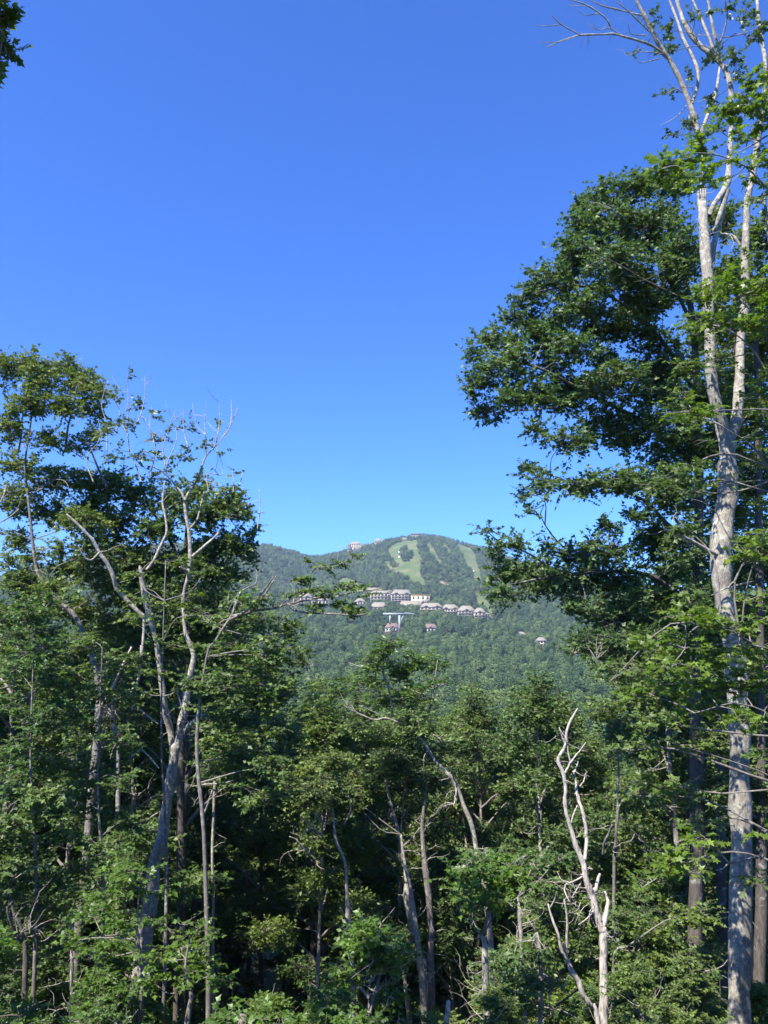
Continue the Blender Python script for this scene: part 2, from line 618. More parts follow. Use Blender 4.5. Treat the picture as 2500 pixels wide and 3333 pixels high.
# ------------------------------------------------------------------ ski slopes (grass runs cut through the far wood)
RUNS = [  # polygons in view 2
    [(735, 155), (790, 120), (870, 100), (960, 90), (1000, 95), (960, 130), (975, 170), (1005, 210), (1000, 290), (1005, 370), (1040, 405), (1035, 430), (1005, 440), (960, 415), (905, 385),
     (880, 350), (790, 340), (745, 290), (700, 265), (720, 250), (755, 255), (780, 305), (830, 300), (815, 250), (760, 210), (735, 185)],
    [(1035, 110), (1075, 105), (1100, 160), (1130, 210), (1160, 260), (1165, 300), (1140, 290), (1120, 240), (1085, 195), (1045, 170)],
    [(1150, 110), (1190, 115), (1235, 180), (1225, 200), (1190, 170)],
    [(1265, 120), (1300, 125), (1390, 160), (1425, 210), (1440, 290), (1475, 360), (1470, 415), (1420, 400), (1395, 350), (1345, 260), (1300, 180)],
    [(1395, 470), (1440, 500), (1500, 540), (1550, 590), (1560, 650), (1540, 690), (1500, 620), (1460, 575), (1405, 560), (1420, 520)],
    [(1265, 245), (1300, 260), (1305, 295), (1280, 290)],
    [(350, 400), (420, 380), (500, 405), (540, 440), (500, 470), (430, 480), (370, 470)],
]
ISLES = [[(840, 150), (880, 125), (920, 160), (935, 220), (900, 270), (855, 250), (835, 200)], ]
DIRT = [[(1130, 410), (1170, 405), (1220, 435), (1210, 450), (1170, 440), (1140, 430)],
        [(500, 470), (560, 462), (640, 455), (700, 468), (790, 480), (780, 494), (640, 480), (560, 484)]]


def inside(poly, X, Y):
    P = np.array(poly, float)
    r = np.zeros(np.shape(X), bool)
    j = len(P) - 1
    for i in range(len(P)):
        xi, yi, xj, yj = *P[i], *P[j]
        c = ((yi > Y) != (yj > Y)) & (X < (xj - xi) * (Y - yi) / (yj - yi + 1e-9) + xi)
        r ^= c
        j = i
    return r


def v2(polys):
    ox, oy, s = VIEW['2']
    return [[(ox + a * s, oy + b * s) for a, b in p] for p in polys]


RUNS_P, ISLES_P, DIRT_P = v2(RUNS), v2(ISLES), v2(DIRT)


def in_any(polys, X, Y):
    r = np.zeros(np.shape(X), bool)
    for p in polys:
        r |= inside(p, X, Y)
    return r


def cleared(X, Y):
    return (in_any(RUNS_P, X, Y) & ~in_any(ISLES_P, X, Y)) | in_any(DIRT_P, X, Y)


def grass_material(name, a, b, c):
    m, nt, bs, out = new_mat(name)
    g = geo_pos(nt)
    n1 = noise(nt, .02, 5, .65, g.outputs['Position'])
    n2 = noise(nt, .3, 4, .7, g.outputs['Position'])
    c1 = ramp(nt, n1, [(.35, a), (.5, b), (.66, c)])
    c2 = mixc(nt, 1.0, c1, ramp(nt, n2, [(.3, (.75, .78, .75)), (.7, (1.15, 1.12, 1.1))]), 'MULTIPLY')
    nt.links.new(c2, bs.inputs['Base Color'])
    bs.inputs['Roughness'].default_value = 1
    bs.inputs['Specular IOR Level'].default_value = .1
    return m


M['grass'] = grass_material('slope_grass', (.062, .100, .034), (.092, .125, .044), (.165, .160, .078))
M['dirt'] = grass_material('bare_dirt', (.12, .14, .07), (.24, .20, .13), (.36, .30, .21))


def drape(name, polys, holes, mat, lift):
    """a sheet of ground cover that follows the mountain, from where the lines of sight through the outline meet it"""
    for p in polys:
        q = np.array(p)
        x0, y0 = q.min(0) - 3
        x1, y1 = q.max(0) + 3
        W = [hit(a, b) for a, b in ((x0, y0), (x1, y0), (x0, y1), (x1, y1), ((x0 + x1) / 2, y0), ((x0 + x1) / 2, y1))]
        W = np.array(W)
        xs = np.arange(W[:, 0].min() - 30, W[:, 0].max() + 30, 7.0)
        ys = np.arange(W[:, 1].min() - 150, min(W[:, 1].max() + 60, 3060), 7.0)
        X, Y = np.meshgrid(xs, ys)
        Z = ground(X, Y)
        u, v = project(np.stack([X, Y, Z], -1).reshape(-1, 3))
        # trees stand ~14 m high round the clearing, so its floor reaches further down the slope than it shows
        u2, v2_ = project(np.stack([X, Y, Z + 13], -1).reshape(-1, 3))
        ok = (inside(p, u, v) | inside(p, u2, v2_)).reshape(X.shape)
        idx = -np.ones(X.shape, int)
        cell = ok[:-1, :-1] & ok[1:, :-1] & ok[:-1, 1:] & ok[1:, 1:]
        jj, ii = np.nonzero(cell)
        if len(jj) == 0:
            continue
        nx = X.shape[1]
        a = jj * nx + ii
        f = np.stack([a, a + 1, a + nx + 1, a + nx], -1)
        used, inv = np.unique(f.ravel(), return_inverse=True)
        Vv = np.stack([X, Y, Z + lift], -1).reshape(-1, 3)[used]
        mb = MB()
        mb.add(Vv, inv.reshape(-1, 4))
        tag(link(name, mb.mesh(name, mat, True)), kind='structure')


drape('ski_slope', RUNS_P, ISLES_P, M['grass'], 1.2)
drape('bare_slope', DIRT_P, [], M['dirt'], 1.6)

# ------------------------------------------------------------------ buildings on the mountain
M['wall_grey'] = plain_mat('weathered_siding', (.30, .26, .205), .85, .15, .2)
M['wall_tan'] = plain_mat('tan_siding', (.40, .335, .24), .85, .12, .2)
M['wall_cream'] = plain_mat('new_sheathing', (.55, .47, .34), .85, .06, .2)
M['wall_white'] = plain_mat('white_wall', (.56, .53, .47), .8, .06, .2)
M['roof_tan'] = plain_mat('tan_shingles', (.235, .205, .155), .9, .14, .3)
M['roof_grey'] = plain_mat('grey_shingles', (.21, .19, .16), .9, .14, .3)
M['roof_dark'] = plain_mat('dark_roof', (.10, .105, .115), .7, .15, .3)
M['roof_red'] = plain_mat('red_brown_shingles', (.17, .115, .095), .9, .14, .3)
M['roof_orange'] = plain_mat('orange_fascia', (.62, .34, .10), .8, .08, .3)
M['glass'] = plain_mat('window_glass_and_recess_shade', (.03, .035, .045), .15, .1, .3, 0, .6)
M['rail'] = plain_mat('balcony_wood', (.35, .30, .25), .8, .1, .4)
M['white_steel'] = plain_mat('painted_steel', (.29, .32, .325), .5, .05, .3)
M['rock'] = plain_mat('pale_rock', (.55, .52, .48), .9, .15, 1.0)

BLD = []          # (px0, py0, px1, py1, depth) of the facades: the wood in front of them is cut back
_shared = {}


def unit_box(name, mat, s, taper=(1, 1)):
    key = (name, mat, tuple(round(v, 2) for v in s), taper)
    if key not in _shared:
        mb = MB()
        mb.box((0, 0, 0), s, top=taper)
        _shared[key] = mb.mesh(name, M[mat])
    return _shared[key]


def prism_roof(L, W, H, hip, over):
    """ridge along x; hip = how far the ridge ends draw in"""
    l, w = L / 2 + over, W / 2 + over
    r = max(0.2, l - hip) if hip else l
    V = [(-l, -w, 0), (l, -w, 0), (l, w, 0), (-l, w, 0), (-r, 0, H), (r, 0, H),
         (-l, -w, -.5), (l, -w, -.5), (l, w, -.5), (-l, w, -.5)]
    mb = MB()
    mb.add(V, [[(0, 1, 5, 4), (2, 3, 4, 5), (6, 7, 1, 0), (7, 8, 2, 1), (8, 9, 3, 2), (9, 6, 0, 3), (9, 8, 7, 6)], [(1, 2, 5), (3, 0, 4)]])
    return mb


def gable_roof(L, W, H, over):
    """ridge along y (gable faces the valley)"""
    l, w = L / 2 + over, W / 2
    V = [(-l, -w, 0), (l, -w, 0), (0, -w, H), (-l, w, 0), (l, w, 0), (0, w, H)]
    mb = MB()
    mb.add(V, [[(0, 3, 5, 2), (1, 2, 5, 4), (0, 1, 4, 3)], [(0, 2, 1), (3, 4, 5)]])
    return mb


def building(name, label, view, x0, x1, ytop, ybase, wall, roof, cat='building', floors=3, bays=5, roof_frac=.32, hip=True, depth=16.0, balcony=True,
             dormers=0, group=None, rz=0.0, yvis=None, flat=False, win_frac=.62, fix_y=None, mullion=False, chimney=False):
    (a0, b0), (a1, b1) = px(view, x0, ytop), px(view, x1, ybase)
    cx = (a0 + a1) / 2
    if fix_y:
        p = at(cx, b1, fix_y)
    else:
        p = hit(cx, b1)
    Y = p[1]
    k = Y / F
    w, h = (a1 - a0) * k, (b1 - b0) * k
    hr = h * roof_frac
    hw = h - hr
    z0 = CAMZ + ray(cx, b1)[2] * Y
    root = thing(name, (p[0], Y + depth / 2, z0), label, cat, group, rz)
    BLD.append((a0 - 1, b0 - 1, a1 + 1, b1, Y))
    down = max(4.0, z0 - float(ground(p[0], Y)) + 4)
    mb = MB()
    mb.box((0, 0, (hw - down) / 2), (w, depth, hw + down))
    link('wall', mb.mesh('wall', M[wall]), root)
    if flat:
        mb = MB()
        mb.box((0, 0, hw + hr / 2), (w + 1.6, depth + 1.6, hr))
    else:
        mb = prism_roof(w, depth, hr, min(w * .35, depth * .55) if hip else 0, 1.0)
        mb.v = [v + np.array([0, 0, hw + .5]) for v in mb.v]
    rf = link('roof', mb.mesh('roof', M[roof]), root)
    if chimney:
        mb = MB()
        mb.box((w * .2, 1.0, hw + hr * .9), (1.4, 1.4, hr * 1.1))
        link('chimney', mb.mesh('chimney', M[wall]), rf)
    fh, bw = hw / floors, w / bays
    for f in range(floors):
        for b in range(bays):
            c = ((b + .5) * bw - w / 2, -depth / 2 - .06, (f + .5) * fh)
            fr = link('window', unit_box('window', 'rail' if wall != 'wall_white' else 'wall_white', (bw * win_frac + .5, .25, fh * .6 + .4)), root)
            fr.location = c
            g = link('pane', unit_box('pane', 'glass', (bw * win_frac, .25, fh * .6)), fr)  # dark panes also paint in the shade of the open balcony bays
            g.location = (0, -.06, 0)
        if balcony and f:
            bl = link('balcony', unit_box('balcony', 'rail', (w * .94, 1.6, .35)), root)
            bl.location = (0, -depth / 2 - .8, f * fh)
            rl = link('railing', unit_box('railing', 'rail', (w * .94, .12, .5)), bl)
            rl.location = (0, -.75, .75)
    for d in range(dormers):
        dw = w / max(dormers + .6, 2.0) * .62
        dx = (d + .5) * w / dormers - w / 2
        g = gable_roof(dw, depth * .6, hr * .62, .5)
        g.v = [v + np.array([dx, -depth * .28, hw + .45]) for v in g.v]
        gb = link('gable', g.mesh('gable', M[roof]), root)
        gw = link('gable_window', unit_box('gable_window', 'glass', (dw * .35, .2, hr * .22)), gb)
        gw.location = (dx, -depth * .58 - .05, hw + .45 + hr * .2)
    return root


building('summit_lodge', 'long dark flat roofed lodge on the very top of the mountain', '2', 918, 1024, 36, 66, 'wall_grey', 'roof_dark', 'lodge', 2, 9, .34, depth=14, balcony=False, flat=True, fix_y=3010)
building('summit_hut', 'low pale hut on the summit just left of the dark lodge', '2', 848, 892, 70, 94, 'wall_white', 'roof_grey', 'hut', 1, 3, .4, depth=8, balcony=False, fix_y=2960)
building('summit_house', 'small tan house on the skyline between the hotel tower and summit', '2', 640, 690, 76, 116, 'wall_tan', 'roof_tan', 'house', 1, 3, .5, depth=10, balcony=False, fix_y=2960)
hotel = building('hotel_tower', 'tall pale hotel tower with hip roof standing on the skyline ridge', '2', 446, 535, 100, 176, 'wall_tan', 'roof_tan', 'hotel', 6, 5, .25, depth=20, balcony=False, rz=R(-14), fix_y=2900)
building('hotel_annex', 'grey annex at the left foot of the ridge hotel tower', '2', 430, 452, 122, 166, 'wall_grey', 'roof_grey', 'building', 4, 2, .2, depth=14, balcony=False, fix_y=2890)
building('condominium', 'leftmost grey condominium block behind the leafy bough', '2', 8, 150, 494, 600, 'wall_grey', 'roof_tan', 'condominium', 3, 5, .36, dormers=2, group='condominium blocks on the mountainside')
building('condominium', 'grey condominium block, second from left, half hidden by the bough', '2', 152, 284, 520, 625, 'wall_tan', 'roof_tan', 'condominium', 3, 5, .34, dormers=2, group='condominium blocks on the mountainside')
building('condominium', 'tan condominium showing through the tip of the leafy bough', '2', 484, 566, 540, 604, 'wall_tan', 'roof_tan', 'condominium', 2, 4, .4, dormers=1, group='condominium blocks on the mountainside')
building('condominium', 'tan condominium wing left of the large gabled central block', '2', 606, 764, 480, 570, 'wall_tan', 'roof_tan', 'condominium', 3, 6, .24, dormers=3, group='condominium blocks on the mountainside')
building('condominium', 'large central condominium with broad hip roof and twin gables', '2', 766, 922, 472, 574, 'wall_tan', 'roof_grey', 'condominium', 4, 6, .36, dormers=2, group='condominium blocks on the mountainside')
building('unfinished_building', 'cream unfinished building with orange roof edge beside the central condominium', '2', 922, 1064, 514, 584, 'wall_cream', 'roof_orange', 'building', 2, 4, .07, balcony=False, flat=True, win_frac=.35)
HIPS = 'low hip roofed blocks stepping down the hill'
building('hillside_block', 'low hip roofed block alone below the tan condominium wing', '2', 604, 740, 570, 622, 'wall_grey', 'roof_tan', 'building', 1, 5, .7, group=HIPS, balcony=False)
building('hillside_block', 'broad low roofed block below the cream unfinished building', '2', 822, 1010, 560, 610, 'wall_grey', 'roof_tan', 'building', 1, 6, .72, dormers=1, group=HIPS, balcony=False)
building('hillside_block', 'uppermost hip roofed block of the row stepping down right', '2', 992, 1162, 576, 648, 'wall_tan', 'roof_tan', 'building', 2, 6, .44, dormers=2, group=HIPS)
building('hillside_block', 'second hip roofed block from the top of the stepped row', '2', 1156, 1290, 588, 664, 'wall_tan', 'roof_tan', 'building', 2, 6, .44, dormers=2, group=HIPS)
building('hillside_block', 'third hip roofed block of the stepped row, dark balconies below', '2', 1284, 1412, 598, 690, 'wall_grey', 'roof_tan', 'building', 3, 5, .42, dormers=1, group=HIPS)
building('hillside_block', 'fourth hip roofed block near the lower end of the stepped row', '2', 1408, 1494, 614, 712, 'wall_tan', 'roof_tan', 'building', 3, 3, .36, dormers=1, group=HIPS)
building('hillside_block', 'lowest grey block at the right end of the stepped row', '2', 1488, 1526, 652, 708, 'wall_grey', 'roof_grey', 'building', 3, 2, .2, group=HIPS)
building('red_roofed_house', 'red roofed house at the foot of the white lift gantry', '2', 720, 828, 733, 790, 'wall_white', 'roof_red', 'house', 1, 4, .58, dormers=1, balcony=False, depth=10)
building('red_roofed_house', 'red roofed house standing alone to the right of the gantry', '2', 1020, 1122, 738, 790, 'wall_white', 'roof_red', 'house', 1, 4, .6, dormers=1, balcony=False, depth=10)
building('valley_house', 'small pale house low on the wooded slope at right', '1', 1340, 1388, 588, 614, 'wall_tan', 'roof_tan', 'house', 1, 3, .5, balcony=False, depth=9)
building('valley_house', 'small white house lowest on the wooded slope at right', '1', 1440, 1484, 614, 652, 'wall_white', 'roof_grey', 'house', 2, 3, .4, balcony=False, depth=9)


def gantry():
    a0, b0 = px('2', 828, 800)
    p = hit(a0, b0)
    Y = p[1]
    k = Y / F * .422

    def q(x, y):
        aa, bb = px('2', x, y)
        w = at(aa, bb, Y)
        return w - p
    root = thing('lift_gantry', p, 'white steel ski lift gantry with a crossbeam above the wood', 'lift gantry')
    for nm, x, y0_, y1_, wd in (('post', 830, 660, 806, 15), ('post', 757, 665, 722, 12)):
        t, b = q(x, y0_), q(x, y1_)
        mb = MB()
        mb.box(((t[0] + b[0]) / 2, 0, (t[2] + b[2]) / 2 - 2), (wd * k, wd * k, t[2] - b[2] + 4))
        link(nm, mb.mesh(nm, M['white_steel']), root)
    l, r_ = q(702, 662), q(868, 660)
    mb = MB()
    mb.box(((l[0] + r_[0]) / 2, 0, l[2] + .5), (r_[0] - l[0], 4.0, 15 * k))
    link('crossbeam', mb.mesh('crossbeam', M['white_steel']), root)
    l, r_ = q(868, 655), q(950, 662)
    mb = MB()
    tube(mb, [l, (l + r_) / 2 + np.array([0, 0, .6]), r_], [5 * k, 4 * k, 3 * k], 6)
    link('arm', mb.mesh('arm', M['white_steel']), root)
    mb = MB()
    t, b = q(862, 672), q(838, 722)
    tube(mb, [t, (t + b) / 2, b], [7 * k, 6 * k, 3 * k], 6)
    link('brace', mb.mesh('brace', M['white_steel']), root)
    BLD.append((*px('2', 700, 650), *px('2', 870, 806), Y))


gantry()


def pale_rock(x, y, r, label):
    a, b = px('2', x, y)
    p = hit(a, b)
    mb = MB()
    s = r * .422 * p[1] / F
    V, fs = [], []
    n = 7
    for i, (zz, rr) in enumerate(((-.6, 1.0), (.2, 1.05), (.7, .7))):
        for j in range(n):
            an = j / n * 2 * np.pi
            q = rr * (1 + rng.normal(0, .15))
            V.append((math.cos(an) * q * s, math.sin(an) * q * s, zz * s))
    V.append((0, 0, s))
    q = [(i * n + j, i * n + (j + 1) % n, (i + 1) * n + (j + 1) % n, (i + 1) * n + j) for i in range(2) for j in range(n)]
    t = [(2 * n + j, 2 * n + (j + 1) % n, 3 * n) for j in range(n)]
    mb.add(V, [q, t])
    o = link('rock', mb.mesh('rock', M['rock']))
    o.location = (p[0], p[1], p[2] + 2.2)
    tag(o, label, 'rock', 'pale rocks on the ski slopes')


pale_rock(831, 188, 9, 'pale rock, upper of two on the left ski slope')
pale_rock(829, 226, 10, 'pale rock, lower of two on the left ski slope')
pale_rock(1400, 336, 9, 'white rock alone on the right hand ski slope')

# ------------------------------------------------------------------ the far wood: one mass of small trees
def far_leaf_mat(name, dark, light):
    m, nt, bs, out = new_mat(name)
    oi = nt.nodes.new('ShaderNodeObjectInfo')
    c = ramp(nt, oi.outputs['Random'], [(0, dark), (.6, tuple((a + b) / 2 for a, b in zip(dark, light))), (.93, light), (1, tuple(v * 1.15 for v in light))])
    g = geo_pos(nt)
    n = noise(nt, .010, 5, .65, g.outputs['Position'])
    c = mixc(nt, 1.0, c, ramp(nt, n, [(.35, (.66, .76, .88)), (.65, (1.2, 1.15, .95))]), 'MULTIPLY')
    nt.links.new(c, bs.inputs['Base Color'])
    bs.inputs['Roughness'].default_value = .7
    bs.inputs['Specular IOR Level'].default_value = .2
    return m


M['far'] = far_leaf_mat('far_wood_leaves', (.028, .060, .024), (.102, .148, .046))


def far_crown(seed):
    r = np.random.default_rng(seed)
    mb = MB()
    top = r.uniform(13, 16)
    lobes = [(np.array([0, 0, top * .52]), 4.3), (np.array([r.normal(0, .6), r.normal(0, .6), top - 3.6]), 3.3)]
    for i in range(6):
        a = i * 1.05 + r.uniform(-.4, .4)
        zz = r.uniform(4.5, top - 5)
        lobes.append((np.array([math.cos(a) * 3.0, math.sin(a) * 3.0, zz]), r.uniform(1.9, 2.7)))
    for c, rad in lobes:
        n = int(17 * rad * rad) + 12
        d = norm(r.normal(0, 1, (n, 3)))
        P = c + d * rad * r.uniform(.90, 1.05, (n, 1))
        N = d + r.normal(0, .16, (n, 3))
        A = norm(np.cross(N, r.normal(0, 1, (n, 3))))
        sz = r.uniform(.7, 1.15, n)
        put_leaves(mb, P - A * sz[:, None] * .5, A, N, sz, (T_KITE[0] * np.array([1, 1.7, 1]), T_KITE[1]))
    o = bpy.data.objects.new('far_tree_kind', mb.mesh('far_tree_kind', M['far']))
    return o


def far_conifer():
    r = np.random.default_rng(77)
    mb = MB()
    n = 500
    z = 17 * (1 - r.uniform(0, 1, n) ** .6)
    a = r.uniform(0, 6.28, n)
    q = (18 - z) * .20 * r.uniform(.5, 1.05, n)
    P = np.column_stack([np.cos(a) * q, np.sin(a) * q, z])
    A = np.column_stack([np.cos(a), np.sin(a), np.full(n, -.5)])
    put_leaves(mb, P, A, UP + r.normal(0, .3, (n, 3)), r.uniform(.8, 1.5, n), T_KITE)
    return bpy.data.objects.new('far_conifer_kind', mb.mesh('far_conifer_kind', M['far_dark']))


M['far_dark'] = far_leaf_mat('far_conifer_needles', (.014, .030, .018), (.026, .048, .026))


def far_wood():
    P = []
    y = 130.0
    while y < 3080:
        st = 10.6
        half = 1150 if y > 1200 else 420 + y * .5
        xs = np.arange(-half, half, st)
        P.append(np.column_stack([xs + rng.uniform(-.45, .45, len(xs)) * st, y + rng.uniform(-.45, .45, len(xs)) * st]))
        y += st
    P = np.concatenate(P)
    # only what the mountain shows from about here: a wedge with a generous margin
    P = P[np.abs(P[:, 0]) < 90 + P[:, 1] * .52]
    X, Y = P[:, 0], P[:, 1]
    Z = ground(X, Y)
    keep = np.ones(len(P), bool)
    for hgt in (0, 6, 11):
        u, v = project(np.column_stack([X, Y, Z + hgt]))
        jit = 2.2 * np.sin(X * .31 + 1.7 * np.sin(Y * .05)) + rng.normal(0, 1.2, len(X))
        keep &= ~cleared(u + jit, v + jit * .6)
        for (a0, b0, a1, b1, d) in BLD:
            keep &= ~((u > a0 - 2) & (u < a1 + 2) & (v > b0) & (v < b1 - 3) & (Y < d + 12) & (Y > d - 260))
    for (a0, b0, a1, b1, d) in BLD:      # and no tree inside a building
        w0, w1 = (a0 - 1250) / F * d, (a1 - 1250) / F * d
        keep &= ~((X > min(w0, w1) - 4) & (X < max(w0, w1) + 4) & (Y > d - 5) & (Y < d + 26))
    X, Y, Z = X[keep], Y[keep], Z[keep]
    me = bpy.data.meshes.new('far_wood')
    me.vertices.add(len(X))
    me.vertices.foreach_set('co', np.column_stack([X, Y, Z - 2.2]).astype(np.float32).ravel())
    o = link('far_wood', me)
    tag(o, 'dense green wood covering the whole mountainside below the ski slopes', None, None, 'stuff')
    me.materials.append(M['far'])
    me.materials.append(M['far_dark'])
    ng = bpy.data.node_groups.new('far_wood', 'GeometryNodeTree')
    ng.interface.new_socket(name='Geometry', in_out='INPUT', socket_type='NodeSocketGeometry')
    ng.interface.new_socket(name='Geometry', in_out='OUTPUT', socket_type='NodeSocketGeometry')
    N = ng.nodes
    gi, go = N.new('NodeGroupInput'), N.new('NodeGroupOutput')
    m2p = N.new('GeometryNodeMeshToPoints')
    iop = N.new('GeometryNodeInstanceOnPoints')
    join = N.new('GeometryNodeJoinGeometry')
    kinds = [far_crown(100 + q) for q in range(6)] * 6 + [far_conifer()]
    for kind in kinds:
        k = N.new('GeometryNodeObjectInfo')
        k.inputs['Object'].default_value = kind
        k.inputs['As Instance'].default_value = True
        ng.links.new(k.outputs['Geometry'], join.inputs[0])
    ng.links.new(gi.outputs[0], m2p.inputs[0])
    ng.links.new(m2p.outputs[0], iop.inputs['Points'])
    ng.links.new(join.outputs[0], iop.inputs['Instance'])
    iop.inputs['Pick Instance'].default_value = True

    def rnd(dt, lo, hi, seed):
        r = N.new('FunctionNodeRandomValue')
        r.data_type = dt
        r.inputs['Seed'].default_value = seed
        ins = [i for i in r.inputs if i.enabled and i.name in ('Min', 'Max')]
        ins[0].default_value, ins[1].default_value = lo, hi
        return [q for q in r.outputs if q.enabled][0]
    ng.links.new(rnd('INT', 0, 36, 1), iop.inputs['Instance Index'])
    ng.links.new(rnd('FLOAT_VECTOR', (0, 0, 0), (.12, .12, 6.28), 2), iop.inputs['Rotation'])
    ng.links.new(rnd('FLOAT_VECTOR', (.50, .50, .48), (1.95, 1.95, 1.40), 3), iop.inputs['Scale'])
    ng.links.new(iop.outputs[0], go.inputs[0])
    md = o.modifiers.new('wood', 'NODES')
    md.node_group = ng
    print('far trees', len(X))


far_wood()

# ------------------------------------------------------------------ haze
def haze():
    mb = MB()
    x0, x1, y0, y1, z0, z1 = -3500, 3500, -130, 5700, -66, 452
    mb.box(((x0 + x1) / 2, (y0 + y1) / 2, (z0 + z1) / 2), (x1 - x0, y1 - y0, z1 - z0))
    m = bpy.data.materials.new('haze_air')
    m.use_nodes = True
    nt = m.node_tree
    nt.nodes.remove(nt.nodes['Principled BSDF'])
    v = nt.nodes.new('ShaderNodeVolumePrincipled')
    v.inputs['Color'].default_value = (.66, .82, 1.0, 1)
    v.inputs['Density'].default_value = 0.75e-4
    v.inputs['Anisotropy'].default_value = 0.1
    nt.links.new(v.outputs[0], nt.nodes['Material Output'].inputs['Volume'])
    o = link('haze', mb.mesh('haze', m))
    tag(o, kind='stuff')


haze()

# ------------------------------------------------------------------ near trees
def Dp(x, y, Y):
    a, b = px('D', x, y)
    return at(a, b, Y)


def path(view, Y, pts):
    """points read in a view, at depth Y or running from Y[0] to Y[1]"""
    n = len(pts)
    Ys = np.linspace(Y[0], Y[1], n) if isinstance(Y, tuple) else np.full(n, float(Y))
    return np.array([at(*px(view, x, y), d) for (x, y), d in zip(pts, Ys)])


def prad(view, Y, r):
    Y = np.mean(Y) if isinstance(Y, tuple) else Y
    return np.asarray(r, float) * VIEW[view][2] * Y / F


def base_of(P):
    return np.array([P[0], P[1], float(ground(P[0], P[1]))])


def rooted(P, flare=0.0):
    """runs a trunk's first point on down into the ground"""
    d = P[0] - P[min(1, len(P) - 1)]
    slope = np.clip(d[:2] / max(1e-3, -d[2]), -.18, .18) if d[2] < 0 else np.zeros(2)
    g = float(ground(P[0][0], P[0][1]))
    drop = P[0][2] - g
    b = np.array([P[0][0] + slope[0] * drop * .6, P[0][1], 0])
    b[2] = float(ground(b[0], b[1])) - .25
    if drop < .4:
        return np.vstack([b, P[1:]])
    return np.vstack([b, P])


def clumps(t, data, Y, spread=1.0, dens=1.0, deep=.85, **kw):
    """crown pieces: centre and half sizes read in the whole view, set at depth Y +- spread"""
    for c in data:
        x, y, rx, rz = c[:4]
        d = Y + rng.uniform(-spread, spread)
        p = Dp(x, y, d)
        k = 1.507 * d / F
        t.clump(p, (rx * k, (rx + rz) / 2 * k * deep, rz * k), dens * (c[4] if len(c) > 4 else 1.0), **kw)


